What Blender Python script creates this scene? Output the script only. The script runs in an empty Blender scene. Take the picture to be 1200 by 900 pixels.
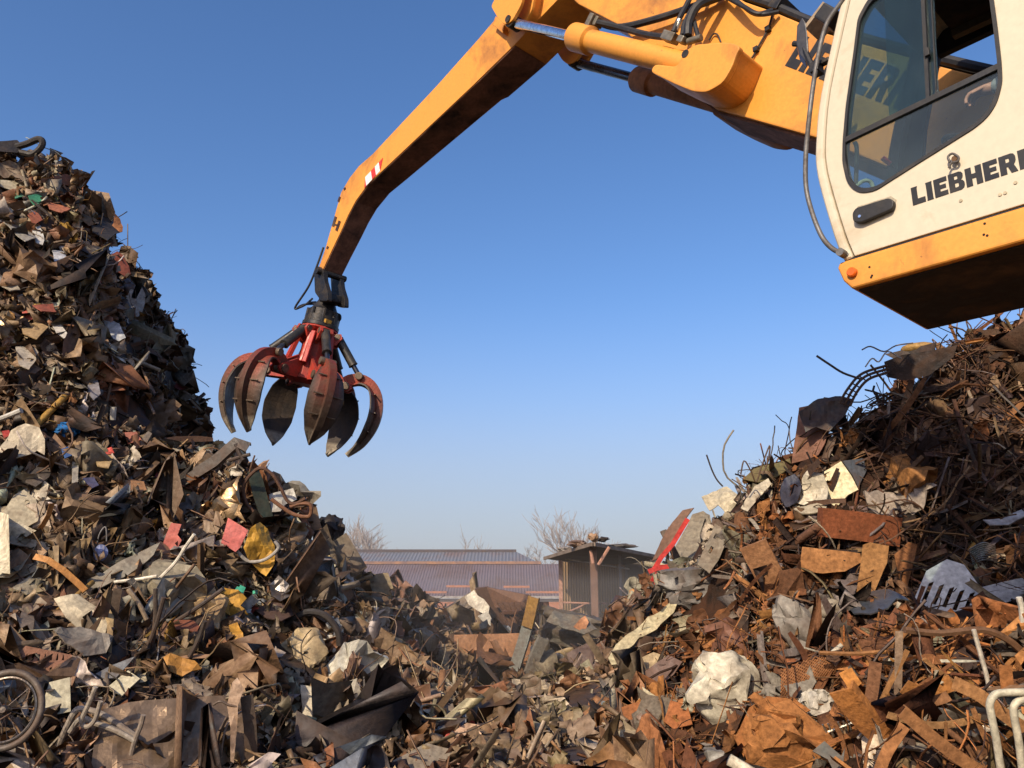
import bpy, bmesh, math, random
import numpy as np
from mathutils import Vector, Matrix, noise as mnoise

R = math.radians
random.seed(7)
rng = np.random.default_rng(11)
scene = bpy.context.scene
COL = scene.collection

# ------------------------------------------------------------------ camera
PITCH, FPX, EYE = R(15.0), 960.0, 1.7
cam_d = bpy.data.cameras.new('camera'); cam = bpy.data.objects.new('camera', cam_d); COL.objects.link(cam)
cam.location = (0, 0, EYE); cam.rotation_euler = (R(90) + PITCH, 0, 0)
cam_d.sensor_width = 36; cam_d.lens = 36 * FPX / 1200; cam_d.clip_start = 0.05; cam_d.clip_end = 6000
scene.camera = cam
CP, SP = math.cos(PITCH), math.sin(PITCH)
EYEP = np.array([0, 0, EYE])

def ray(px, py):                      # direction of a sight line (depth 1 along the optical axis)
    u, v = (px - 600) / FPX, (450 - py) / FPX
    return np.array([u, CP - v * SP, SP + v * CP])
def at(px, py, t): return EYEP + ray(px, py) * t
def proj(p):
    d = np.asarray(p, float) - EYEP
    y = d[..., 1] * CP + d[..., 2] * SP; v = -d[..., 1] * SP + d[..., 2] * CP
    return 600 + FPX * d[..., 0] / y, 450 - FPX * v / y, y

# machine frame: F runs forward along the boom, LV across the machine away from the camera
AZ = R(43)
F = np.array([-math.sin(AZ), math.cos(AZ), 0]); LV = np.array([math.cos(AZ), math.sin(AZ), 0])
def W(f, l, z): return F * f + LV * l + np.array([0, 0, z])
def fz(px, py, l):                    # sight line met with the machine's vertical plane at l
    d = ray(px, py); t = l / float(d @ LV); p = EYEP + d * t
    return float(p @ F), float(p[2])

# ------------------------------------------------------------------ light
SUN_AZ, SUN_EL = R(180 + 28), R(30)   # compass angle clockwise from +Y: behind the camera, to its left
sd = np.array([math.sin(SUN_AZ) * math.cos(SUN_EL), math.cos(SUN_AZ) * math.cos(SUN_EL), math.sin(SUN_EL)])
sun_d = bpy.data.lights.new('sun', 'SUN'); sun = bpy.data.objects.new('sun', sun_d); COL.objects.link(sun)
sun_d.energy = 5.0; sun_d.angle = R(0.5); sun_d.color = (1.0, 0.84, 0.63)
sun.rotation_euler = Vector(sd).to_track_quat('Z', 'Y').to_euler()
w = bpy.data.worlds.new('World'); scene.world = w; w.use_nodes = True
nt = w.node_tree; nt.nodes.clear()
sky = nt.nodes.new('ShaderNodeTexSky'); sky.sky_type = 'NISHITA'; sky.sun_disc = False
sky.sun_elevation = SUN_EL; sky.sun_rotation = SUN_AZ; sky.altitude = 200; sky.air_density = 1.0; sky.dust_density = 1.6; sky.ozone_density = 2.2
bg = nt.nodes.new('ShaderNodeBackground'); bg.inputs[1].default_value = 0.115
ow = nt.nodes.new('ShaderNodeOutputWorld'); hs = nt.nodes.new('ShaderNodeHueSaturation')
hs.inputs['Saturation'].default_value = 1.22; hs.inputs['Value'].default_value = 1.6
tcw = nt.nodes.new('ShaderNodeTexCoord'); sx_ = nt.nodes.new('ShaderNodeSeparateXYZ'); nt.links.new(tcw.outputs['Generated'], sx_.inputs[0])
mr_ = nt.nodes.new('ShaderNodeMapRange'); mr_.interpolation_type = 'SMOOTHSTEP'; nt.links.new(sx_.outputs[2], mr_.inputs[0])
mr_.inputs[1].default_value = .38; mr_.inputs[2].default_value = -.02; mr_.inputs[3].default_value = 0; mr_.inputs[4].default_value = .9
mx_ = nt.nodes.new('ShaderNodeMix'); mx_.data_type = 'RGBA'; mx_.inputs[7].default_value = (3.65, 3.8, 4.3, 1)   # pale dust haze low over the horizon
tn_ = nt.nodes.new('ShaderNodeMix'); tn_.data_type = 'RGBA'; tn_.blend_type = 'MULTIPLY'; tn_.inputs[0].default_value = 1; tn_.inputs[7].default_value = (1.04, .975, 1.02, 1); nt.links.new(sky.outputs[0], tn_.inputs[6]); nt.links.new(tn_.outputs[2], hs.inputs['Color']); nt.links.new(hs.outputs[0], mx_.inputs[6]); nt.links.new(mr_.outputs[0], mx_.inputs[0])
nt.links.new(mx_.outputs[2], bg.inputs[0]); nt.links.new(bg.outputs[0], ow.inputs[0])
scene.view_settings.view_transform = 'Standard'; scene.view_settings.look = 'None'
scene.view_settings.exposure = 0; scene.view_settings.gamma = 1
scene.cycles.max_bounces = 6; scene.cycles.transparent_max_bounces = 12
scene.cycles.use_denoising = True

# ------------------------------------------------------------------ materials
def N(t, ty, **kw):
    n = t.nodes.new(ty)
    for k, v in kw.items():
        if k in n.inputs: n.inputs[k].default_value = v
        else: setattr(n, k, v)
    return n
def mixc(t, fac, a, b, mode='MIX'):
    m = t.nodes.new('ShaderNodeMix'); m.data_type = 'RGBA'; m.blend_type = mode
    for s, v in ((m.inputs[0], fac), (m.inputs[6], a), (m.inputs[7], b)):
        if hasattr(v, 'links') or hasattr(v, 'is_linked'): t.links.new(v, s)
        else: s.default_value = v if isinstance(v, (int, float)) else (*v, 1) if len(v) == 3 else v
    return m.outputs[2]
def ramp(t, src, a, b, ca=0.0, cb=1.0):
    m = N(t, 'ShaderNodeMapRange'); m.inputs[1].default_value = a; m.inputs[2].default_value = b
    m.inputs[3].default_value = ca; m.inputs[4].default_value = cb; t.links.new(src, m.inputs[0]); return m.outputs[0]
def noise(t, scale, detail=5, rough=.6, coord=None, dist=0.0):
    n = N(t, 'ShaderNodeTexNoise'); n.inputs['Scale'].default_value = scale; n.inputs['Detail'].default_value = detail
    n.inputs['Roughness'].default_value = rough; n.inputs['Distortion'].default_value = dist
    if coord is not None: t.links.new(coord, n.inputs['Vector'])
    return n.outputs[0]
MATS = {}
def mat(name, base=(.5, .5, .5), rough=.5, metal=0.0, dirt=(.10, .06, .035), dirt_amt=.35, dirt_scale=3.0, bump=.15, bscale=25.0,
        attr=False, stretch=None, spec=.4, var=.35, chips=0.0, chipc=(.12, .045, .02)):
    if name in MATS: return MATS[name]
    m = bpy.data.materials.new(name); m.use_nodes = True; t = m.node_tree; t.nodes.clear()
    out = N(t, 'ShaderNodeOutputMaterial'); b = N(t, 'ShaderNodeBsdfPrincipled')
    t.links.new(b.outputs[0], out.inputs[0])
    tc = N(t, 'ShaderNodeTexCoord'); co = tc.outputs['Object']
    if stretch:
        mp = N(t, 'ShaderNodeMapping'); mp.inputs['Scale'].default_value = stretch; t.links.new(co, mp.inputs[0]); co = mp.outputs[0]
    n1 = noise(t, dirt_scale, 8, .65, co, .4); n2 = noise(t, bscale, 6, .6, co)
    if attr:
        at_ = N(t, 'ShaderNodeAttribute'); at_.attribute_name = 'Col'; c = at_.outputs['Color']; al = at_.outputs['Alpha']
    else: c = tuple(base)
    v = ramp(t, n2, .25, .75, 1 - var, 1 + var * .6)
    vv = N(t, 'ShaderNodeCombineColor'); [t.links.new(v, vv.inputs[i]) for i in range(3)]
    c = mixc(t, 1.0, c, vv.outputs[0], 'MULTIPLY')
    d = ramp(t, n1, .66 - dirt_amt * .5, .72, 0, 1)
    if attr:
        k = N(t, 'ShaderNodeMath'); k.operation = 'MULTIPLY'; t.links.new(d, k.inputs[0]); t.links.new(al, k.inputs[1]); d = k.outputs[0]
    c = mixc(t, d, c, tuple(dirt))
    if chips:
        n3 = noise(t, 14, 10, .75, co); ch = ramp(t, n3, .72 - chips * .2, .74 - chips * .2)
        c = mixc(t, ch, c, tuple(chipc))
    t.links.new(c, b.inputs['Base Color'])
    b.inputs['Metallic'].default_value = metal; b.inputs['Specular IOR Level'].default_value = spec
    t.links.new(ramp(t, n1, .3, .75, max(.05, rough - .12), min(1, rough + .25)), b.inputs['Roughness'])
    if bump:
        bp = N(t, 'ShaderNodeBump'); bp.inputs['Strength'].default_value = bump; bp.inputs['Distance'].default_value = .02
        t.links.new(n2, bp.inputs['Height']); t.links.new(bp.outputs[0], b.inputs['Normal'])
    MATS[name] = m; return m
def glass(name, tint, trans):
    m = bpy.data.materials.new(name); m.use_nodes = True; t = m.node_tree; t.nodes.clear()
    out = N(t, 'ShaderNodeOutputMaterial'); tr = N(t, 'ShaderNodeBsdfTransparent'); gl = N(t, 'ShaderNodeBsdfGlossy'); df = N(t, 'ShaderNodeBsdfDiffuse')
    tr.inputs[0].default_value = (*trans, 1); gl.inputs['Roughness'].default_value = .02; gl.inputs[0].default_value = (.9, .95, 1, 1); df.inputs[0].default_value = (*tint, 1)
    lw = N(t, 'ShaderNodeLayerWeight'); lw.inputs[0].default_value = .5; pw = N(t, 'ShaderNodeMath'); pw.operation = 'POWER'; pw.inputs[1].default_value = 5; t.links.new(lw.outputs['Facing'], pw.inputs[0]); fr = N(t, 'ShaderNodeMapRange'); fr.inputs[3].default_value = .025; fr.inputs[4].default_value = .7; t.links.new(pw.outputs[0], fr.inputs[0])
    ns = noise(t, 1.5, 3, .5); m0 = N(t, 'ShaderNodeMixShader'); t.links.new(ramp(t, ns, 1-.7, .8, .05, .13), m0.inputs[0]); t.links.new(tr.outputs[0], m0.inputs[1]); t.links.new(df.outputs[0], m0.inputs[2])
    m1 = N(t, 'ShaderNodeMixShader'); t.links.new(fr.outputs[0], m1.inputs[0]); t.links.new(m0.outputs[0], m1.inputs[1]); t.links.new(gl.outputs[0], m1.inputs[2])
    t.links.new(m1.outputs[0], out.inputs[0]); return m

M_ORANGE = mat('orange_paint', (.72, .305, .045), .5, 0, (.30, .12, .035), .30, 1.4, .06, 40, var=.12, chips=.35)
M_ORANGEUNDER = mat('shaded_dirty_underside', (.21, .10, .065), .95, 0, (.015, .012, .012), .5, 3, .2)  # orange undersides: shade put into the base colour, dirt blotches on top
M_CREAM = mat('cream_paint', (.60, .53, .395), .4, 0, (.40, .31, .19), .24, 1.8, .03, 30, var=.07, chips=.2, chipc=(.25, .16, .09))
M_BROWN = mat('shaded_brown_paint', (.27, .115, .045), .7, 0, (.08, .045, .025), .4, 4, .2)  # far bracket and barrel: orange paint browned to stand for shade
M_BLACK = mat('black_rubber', (.018, .018, .02), .55, 0, (.05, .045, .04), .3, 6, .1)
M_BLACKM = mat('black_steel', (.03, .03, .032), .45, .5, (.07, .055, .04), .4, 5, .2)
M_DECAL = mat('black_lettering', (.012, .012, .014), .45, 0, (.04, .035, .03), .2, 8, 0)
M_CHROME = mat('polished_rod', (.75, .78, .82), .12, 1.0, (.3, .3, .3), .05, 4, 0)
M_GREYTUBE = mat('grey_tube_steel', (.16, .155, .15), .5, .3, (.08, .06, .045), .4, 8, .1)
M_RED = mat('worn_red_paint', (.42, .042, .026), .5, 0, (.09, .05, .035), .45, 4, .15, 30, chips=.3, chipc=(.16, .10, .07))
M_TINE = mat('tine_steel_and_red', (.5, .06, .03), .5, .25, (.10, .068, .045), .5, 5, .25, 30, attr=True, chips=.3, chipc=(.14, .09, .06))
M_INT = mat('cab_interior', (.022, .025, .028), .6, 0, (.05, .05, .05), .2, 4, .05)
M_GLASS = glass('tinted_glass', (.15, .22, .24), (.52, .67, .70))
M_GLASS2 = glass('clear_glass', (.2, .25, .26), (.80, .86, .86))
M_SCRAP = mat('scrap_painted_steel', rough=.55, metal=.12, dirt=(.105, .05, .024), dirt_amt=.55, dirt_scale=5, bump=.35, bscale=22, attr=True, var=.5)
M_BARE = mat('scrap_bare_metal', rough=.34, metal=.85, dirt=(.12, .06, .03), dirt_amt=.45, dirt_scale=4, bump=.3, bscale=18, attr=True, var=.35)
M_RUST = mat('rusty_steel', rough=.82, metal=.0, dirt=(.07, .028, .013), dirt_amt=.6, dirt_scale=5, bump=.5, bscale=30, attr=True, var=.55, spec=.2)

# ------------------------------------------------------------------ object helpers
def tag(o, label=None, cat=None, group=None, kind=None):
    for k, v in (('label', label), ('category', cat), ('group', group), ('kind', kind)):
        if v: o[k] = v
    return o
def link(o, parent=None):
    COL.objects.link(o)
    if parent is not None: o.parent = parent; o.matrix_parent_inverse = parent.matrix_world.inverted() if False else Matrix.Translation(-Vector(world_loc(parent)))
    return o
def world_loc(o):
    p = Vector(o.location)
    return p if o.parent is None else Vector(o.location)
def empty(name, loc, label, cat, group=None):
    o = bpy.data.objects.new(name, None); o.location = loc; o.empty_display_size = .1
    COL.objects.link(o); return tag(o, label, cat, group)
class MB:                              # gathers geometry of ONE object
    def __init__(s): s.v = []; s.f = []; s.c = []; s.n = 0
    def add(s, v, f, col=(1, 1, 1, .5)):
        v = np.asarray(v, float)
        s.v.append(v); s.f += [tuple(int(i) + s.n for i in q) for q in f]
        c = np.asarray(col, float)
        s.c.append(np.tile(c, (len(v), 1)) if c.ndim == 1 else c); s.n += len(v); return s
    def build(s, name, m, parent=None, smooth=False, bevel=0, seg=2, loc=None, fix=True):
        V = np.concatenate(s.v); me = bpy.data.meshes.new(name)
        o0 = V.mean(0) if loc is None else np.asarray(loc, float)
        if parent is not None: o0 = np.array(parent.get('_w', (0, 0, 0)), float)
        me.from_pydata((V - o0).tolist(), [], s.f)
        a = me.color_attributes.new('Col', 'FLOAT_COLOR', 'POINT'); a.data.foreach_set('color', np.concatenate(s.c).astype(np.float32).ravel())
        if fix or bevel:
            b = bmesh.new(); b.from_mesh(me)
            bmesh.ops.recalc_face_normals(b, faces=b.faces)
            if bevel:
                bmesh.ops.remove_doubles(b, verts=b.verts, dist=1e-5)
                es = [e for e in b.edges if len(e.link_faces) == 2 and e.calc_face_angle(0) > .5]
                bmesh.ops.bevel(b, geom=es, offset=bevel, segments=seg, profile=.6, affect='EDGES', clamp_overlap=True)
            b.to_mesh(me); b.free()
        if smooth:
            me.polygons.foreach_set('use_smooth', [True] * len(me.polygons))
            if smooth != 'all':
                try: me.set_sharp_from_angle(angle=R(38))
                except Exception: pass
        me.materials.append(m); me.update()
        o = bpy.data.objects.new(name, me)
        if parent is not None: COL.objects.link(o); o.parent = parent
        else: o.location = o0; COL.objects.link(o)
        return o
def root(name, loc, label, cat, group=None):
    o = empty(name, loc, label, cat, group); o['_w'] = [float(x) for x in loc]; return o
def sub(o, parent):                    # let a built part carry sub-parts
    o['_w'] = list(parent['_w']); return o

def box_vf(c, ax, h):                  # centre, 3 axes (rows), half sizes
    c = np.asarray(c, float); ax = np.asarray(ax, float); v = []
    for i in (-1, 1):
        for j in (-1, 1):
            for k in (-1, 1): v.append(c + ax[0] * h[0] * i + ax[1] * h[1] * j + ax[2] * h[2] * k)
    return np.array(v), [(0, 1, 3, 2), (4, 6, 7, 5), (0, 4, 5, 1), (2, 3, 7, 6), (0, 2, 6, 4), (1, 5, 7, 3)]
I3 = np.eye(3); MAX = np.array([F, LV, [0, 0, 1]])
def tube_vf(pts, r, sides=8, cap=True, closed=False):
    P = np.asarray(pts, float); n = len(P); r = np.broadcast_to(np.asarray(r, float), (n,))
    if closed: T = np.roll(P, -1, 0) - np.roll(P, 1, 0)
    else: T = np.gradient(P, axis=0)
    T /= np.linalg.norm(T, axis=1)[:, None] + 1e-9
    a = np.array([0, 0, 1.]) if abs(T[0][2]) < .9 else np.array([1., 0, 0])
    U = np.cross(T[0], a); U /= np.linalg.norm(U); rings = []
    for i in range(n):
        U = U - T[i] * (U @ T[i]); U /= np.linalg.norm(U) + 1e-9; V = np.cross(T[i], U)
        th = np.arange(sides) * 2 * math.pi / sides
        rings.append(P[i] + r[i] * (np.cos(th)[:, None] * U + np.sin(th)[:, None] * V))
    f = []
    for i in range(n if closed else n - 1):
        j = (i + 1) % n
        for k in range(sides):
            l = (k + 1) % sides; f.append((i * sides + k, i * sides + l, j * sides + l, j * sides + k))
    if cap and not closed: f += [tuple(range(sides))[::-1], tuple((n - 1) * sides + k for k in range(sides))]
    return np.concatenate(rings), f
def smooth_path(pts, n=6):             # Catmull-Rom through the points
    P = [np.asarray(p, float) for p in pts]; P = [2 * P[0] - P[1]] + P + [2 * P[-1] - P[-2]]; out = []
    for i in range(1, len(P) - 2):
        for k in range(n):
            t = k / n; a, b, c, d = P[i - 1:i + 3]
            out.append(.5 * (2 * b + (c - a) * t + (2 * a - 5 * b + 4 * c - d) * t * t + (3 * b - a - 3 * c + d) * t ** 3))
    out.append(P[-2]); return np.array(out)
def prism_vf(poly, l0, l1):            # (f,z) outline swept across the machine
    n = len(poly); v = [W(f, l0, z) for f, z in poly] + [W(f, l1, z) for f, z in poly]
    return np.array(v), [tuple(range(n)), tuple(range(2 * n - 1, n - 1, -1))] + [(i, n + i, n + (i + 1) % n, (i + 1) % n) for i in range(n)]
def holed_vf(outer, holes, l0, l1):    # panel with openings, thickness l0..l1
    b = bmesh.new(); es = []
    for lp in [outer] + holes:
        vs = [b.verts.new((f, z, 0)) for f, z in lp]
        es += [b.edges.new((vs[i], vs[(i + 1) % len(vs)])) for i in range(len(vs))]
    bmesh.ops.triangle_fill(b, edges=es, use_beauty=True, use_dissolve=False)
    b.verts.index_update(); v2 = [tuple(v.co) for v in b.verts]; fs = [tuple(v.index for v in f.verts) for f in b.faces]; n = len(v2); k0 = 0; f = []
    b.free()
    f += fs + [tuple(i + n for i in q[::-1]) for q in fs]
    for lp in [outer] + holes:
        m = len(lp); f += [(k0 + i, k0 + (i + 1) % m, n + k0 + (i + 1) % m, n + k0 + i) for i in range(m)]; k0 += m
    return np.array([W(a, l0, z) for a, z, _ in v2] + [W(a, l1, z) for a, z, _ in v2]), f
def rnd_poly(pts, rad, seg=4):         # round the corners of a 2-D outline
    P = [np.array(p, float) for p in pts]; out = []
    for i in range(len(P)):
        a, b, c = P[i - 1], P[i], P[(i + 1) % len(P)]
        r1 = min(rad, np.linalg.norm(a - b) * .45); r2 = min(rad, np.linalg.norm(c - b) * .45)
        p = b + (a - b) / np.linalg.norm(a - b) * r1; q = b + (c - b) / np.linalg.norm(c - b) * r2
        for k in range(seg + 1):
            t = k / seg; out.append(tuple((1 - t) ** 2 * p + 2 * t * (1 - t) * b + t * t * q))
    return out
# ================================================================== the material handler
L0, L1 = 4.07, 5.07                    # cab sides
BL = 5.36; BLF = 5.92                  # boom sides
mh = root('material_handler', W(-1.5, 5.6, 0), 'orange scrap handler with cream raised cab and long orange boom reaching over the heaps', 'material handler')
def PZ(pts, l): return [fz(x, y, l) for x, y in pts]

# ---- letters as heavy outlines on a 0..1 grid, holes allowed
LET = {
 'L': (.78, [(0, 0), (.78, 0), (.78, .30), (.34, .30), (.34, .88), (.38, 1), (0, 1)], []),
 'I': (.38, [(0, 0), (.38, 0), (.36, .1), (.36, .9), (.38, 1), (0, 1), (.02, .9), (.02, .1)], []),
 'E': (.76, [(0, 0), (.76, 0), (.76, .25), (.34, .25), (.34, .39), (.68, .39), (.68, .61), (.34, .61), (.34, .75), (.76, .75), (.76, 1), (0, 1)], []),
 'B': (.86, [(0, 0), (.66, 0), (.80, .07), (.86, .2), (.86, .36), (.78, .49), (.68, .53), (.78, .6), (.82, .7), (.82, .85), (.75, .95), (.62, 1), (0, 1)],
       [[(.33, .2), (.50, .2), (.54, .25), (.54, .38), (.50, .42), (.33, .42)], [(.33, .62), (.48, .62), (.51, .66), (.51, .77), (.48, .81), (.33, .81)]]),
 'H': (.90, [(0, 0), (.34, 0), (.34, .38), (.56, .38), (.56, 0), (.90, 0), (.90, 1), (.56, 1), (.56, .63), (.34, .63), (.34, 1), (0, 1)], []),
 'R': (.90, [(0, 0), (.34, 0), (.34, .36), (.42, .36), (.56, 0), (.90, 0), (.74, .40), (.82, .5), (.86, .6), (.86, .82), (.79, .95), (.66, 1), (0, 1)],
       [[(.34, .58), (.49, .58), (.53, .62), (.53, .75), (.49, .79), (.34, .79)]]),
}
def letter_line(text, p0, dx, up, h, l, parent, name, m, gap=.11, squash=1.0, th=.003):
    mb = MB(); x = 0; p0 = np.array(p0); dx = np.array(dx); up = np.array(up)
    for ch in text:
        wd, out, holes = LET[ch]
        tr = lambda q: [tuple(p0 + dx * (x + a * squash) * h + up * b * h) for a, b in q]
        v, f = holed_vf(tr(out), [tr(q) for q in holes], l - th, l + .001); mb.add(v, f); x += (wd + gap) * squash
    return mb.build(name, m, parent)

# ---- boom
bl = PZ([(668, 0), (723, 28), (790, 88), (838, 127), (957, 161), (1060, 203)], BL)
up = PZ([(905, 13), (965, 38), (1100, 77), (1136, 88)], BL)
tipz = (5.05, 8.32)
boomp = [(-.55, 2.55), bl[5], bl[4], bl[3], bl[2], bl[1], (4.75, 7.66), (4.95, 7.95), (5.2, 8.1), (5.3, 8.35), (5.12, 8.6), (4.85, 8.62), (4.2, 8.2), (3.5, 7.35), (2.9, 6.55), up[0], up[1], up[2], (-.75, 3.2)]
mb = MB(); mb.add(*prism_vf(boomp, BL, BLF)); boom = sub(mb.build('boom', M_ORANGE, mh, bevel=.012), mh)
mb = MB(); lo = [(-.5, 2.6), bl[5], bl[4], bl[3], bl[2]]      # dirty belly plate under the boom, its shade put into the colour
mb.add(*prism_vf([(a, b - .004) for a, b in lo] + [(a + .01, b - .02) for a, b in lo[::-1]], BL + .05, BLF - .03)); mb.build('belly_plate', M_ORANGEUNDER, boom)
# weld seam and hydraulic pipe bundle along the top
hose = lambda name, pts, r, m, par, n=6, s=8: MB().add(*tube_vf(smooth_path(pts, n), r, s)).build(name, m, par, smooth=True)
for k, (dl, dz, r) in enumerate([(.02, .07, .035), (.13, .09, .04), (.26, .08, .035), (.40, .09, .045), (.50, .06, .03)]):
    hose('hydraulic_pipe', [W(-.7, BL + dl, 3.28 + dz), W(.4, BL + dl, 4.24 + dz), W(up[2][0], BL + dl, up[2][1] + dz), W(up[1][0], BL + dl, up[1][1] + dz), W(up[0][0], BL + dl, up[0][1] + dz), W(2.95, BL + dl, 6.62 + dz), W(3.5, BL + dl, 7.4 + dz), W(4.2, BL + dl, 8.25 + dz)], r, M_BLACK, boom)
for f_, z_ in ((.6, 4.42), (1.6, 5.32), (2.25, 5.93), (2.62, 6.3)):
    MB().add(*box_vf(W(f_, BL + .27, z_ + .07), [F * .73 + np.array([0, 0, .68]), LV, -F * .68 + np.array([0, 0, .73])], (.05, .30, .055))).build('pipe_clamp', M_BLACKM, boom, bevel=.006)
a, b = fz(920, 77, BL), fz(1056, 130, BL); d = np.array(b) - np.array(a); ln = np.linalg.norm(d); d /= ln
letter_line('LIEBHERR', b, -d, (-d[1] * -1 * -1, d[0]), .30, BL, boom, 'lettering', M_DECAL) if False else None
# boom lettering reads left to right in the photo (tip end first)
a = np.array(a); rd = -(np.array(fz(920, 77, BL)) - np.array(fz(1056, 130, BL))); ln = np.linalg.norm(rd); rd /= ln
nrm = np.array([-rd[1], rd[0]]); nrm = nrm if nrm[1] > 0 else -nrm
tw = sum(LET[c][0] + .11 for c in 'LIEBHERR')
hL = .25; letter_line('LIEBHERR', a, rd, nrm, hL, BL, boom, 'lettering', M_DECAL, squash=ln / (tw * hL))

# ---- cylinder bracket on the boom, both sides share one cross drum
NB = 5.0
brk = rnd_poly(PZ([(762, 84), (767, 75), (794, 78), (800, 62), (814, 52), (850, 49), (861, 51), (868, 55), (863, 63), (858, 78), (847, 97), (828, 108), (812, 107), (790, 98)], NB), .05, 3)
for l0, l1 in ((NB, BL - .0), (BLF, BLF + .36)):
    mb = MB()
    if l0 < BL:
        sc = np.mean(brk, 0)
        inner = [tuple(sc + (np.array(p) - sc) * .97) for p in brk]
        mb.add(*prism_vf(brk, l0, l0 + .06)); mb.add(*prism_vf(inner, l0 + .06, l1 + .01))
    else:
        mb.add(*prism_vf([tuple(p) for p in brk], l0 - .01, l1))
    mb.build('cylinder_bracket', M_ORANGE if l0 < BL else mat('shaded_brown_paint'), boom, bevel=.012)
pinc = fz(803, 63, NB); mb = MB(); mb.add(*tube_vf([W(*pinc[:1], NB - .004, pinc[1]), W(pinc[0], NB + .03, pinc[1])], .035, 16)); mb.build('pin', M_BLACKM, boom)
# ---- stick cylinders (near and far)
def cyl(lx, first):
    A = np.array(fz(672, 43, 5.15)); B = np.array(fz(812, 78, 5.15)); C = np.array(fz(603, 27, 5.15))
    dirn = (A - B) / np.linalg.norm(A - B)
    m1 = MB(); st = [0, .0, .06, .061, .9, .91, 1]
    L = np.linalg.norm(A - B); q = lambda s: W(*(A - dirn * s)[:1], lx, (A - dirn * s)[1])
    pts = [q(0), q(.001), q(.03), q(.26), q(.28), q(.30), q(L * .6), q(L * .98), q(L)]
    m1.add(*tube_vf(pts, [.09, .115, .135, .135, .135, .105, .105, .105, .105], 24))
    bar = sub(m1.build('barrel', M_ORANGE if first else mat('shaded_brown_paint', (.26, .115, .045), .7, 0, (.05, .03, .02), .4, 4, .2), mh, smooth=True), mh)
    m2 = MB(); m2.add(*tube_vf([W(*A[:1], lx, A[1]), W(C[0], lx, C[1])], .052, 20)); m2.build('rod', M_CHROME if first else mat('oily_rod', (.10, .10, .11), .25, .9, (.05, .05, .05), .2, 4, 0), bar, smooth=True)
    e = MB(); e.add(*tube_vf([W(C[0], lx - .07, C[1]), W(C[0], lx + .07, C[1])], .075, 20)); e.build('rod_eye', M_BLACKM, bar, smooth=True, bevel=.01)
    return bar, A, B, C
cb, A, B, C = cyl(5.15, True); cyl(2 * (BL + BLF) / 2 - 5.15, False)
# fittings and hoses at the cylinder
pl_ = lambda pts, l: [W(fz(x, y, l)[0], l, fz(x, y, l)[1]) for x, y in pts]
def atl(x, y, l): f_, z_ = fz(x, y, l); return W(f_, l, z_)
M_FIT = mat('fitting_steel', (.20, .18, .14), .45, .4, (.08, .06, .04), .4, 8, .1)
RX = np.array([F * .75 + np.array([0, 0, .66]), LV, -F * .66 + np.array([0, 0, .75])])
for p_, l_, hh_ in (((692, 27), 5.12, (.035, .04, .085)), ((700, 26), 5.16, (.04, .05, .045)), ((786, 44), 5.08, (.075, .05, .04)), ((800, 47), 5.06, (.035, .04, .03))):
    MB().add(*box_vf(atl(*p_, l_), RX, hh_)).build('hose_fitting', M_FIT, mh, bevel=.012)
MB().add(*tube_vf([atl(806, 49, 5.08), atl(822, 44, 5.08)], .03, 12)).build('hose_fitting', M_FIT, mh, bevel=.006)
for k_, (pts, r) in enumerate((([(700, 26, 5.14), (725, 32, 5.2), (760, 41, 5.15), (787, 44, 5.08)], .03), ([(697, 25, 5.2), (725, 32, 5.24), (770, 22, 5.26), (815, 7, 5.28), (850, -6, 5.3)], .033),
               ([(789, 38, 5.08), (796, 22, 5.12), (806, 3, 5.2), (818, -22, 5.3)], .024), ([(806, 42, 5.06), (808, 25, 5.08), (820, 5, 5.12), (850, -6, 5.3)], .036), ([(818, 43, 5.08), (814, 27, 5.12), (812, 14, 5.2), (830, -12, 5.3)], .02),
               ([(800, 42, 5.06), (804, 25, 5.12), (818, 4, 5.2), (846, -8, 5.32)], .026))):
    hose('hose', [atl(*q_) for q_ in pts], r, M_BLACK, mh, 8)
for pts in ([(850, -4, 5.3), (872, 8, 5.22), (888, 16, 5.22), (905, 12, 5.3)], [(860, -2, 5.3), (880, 14, 5.24), (893, 17, 5.24), (912, 14, 5.32)]):
    hose('hose', [atl(*q_) for q_ in pts], .018, M_BLACK, mh, 8)
MB().add(*tube_vf([atl(791, 36, 5.1), atl(796, 24, 5.12)], .03, 12)).build('hose_ferrule', mat('bright_ferrule', (.6, .58, .5), .3, .8), mh)
hose('brake_line', pl_([(906, 14), (900, 34), (888, 56), (881, 68), (872, 73), (860, 66)], BL - .02), .009, M_BLACK, boom)
mb = MB()
for p in ((900, 34), (886, 58)):
    f_, z_ = fz(*p, BL - .02); MB().add(*box_vf(W(f_, BL - .02, z_), MAX, (.02, .02, .02))).build('line_clip', M_BLACKM, boom)
hose('wire_loop', pl_([(831, 47), (836, 40), (841, 41), (845, 50)], BL - .02), .007, M_BLACK, boom)

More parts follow.
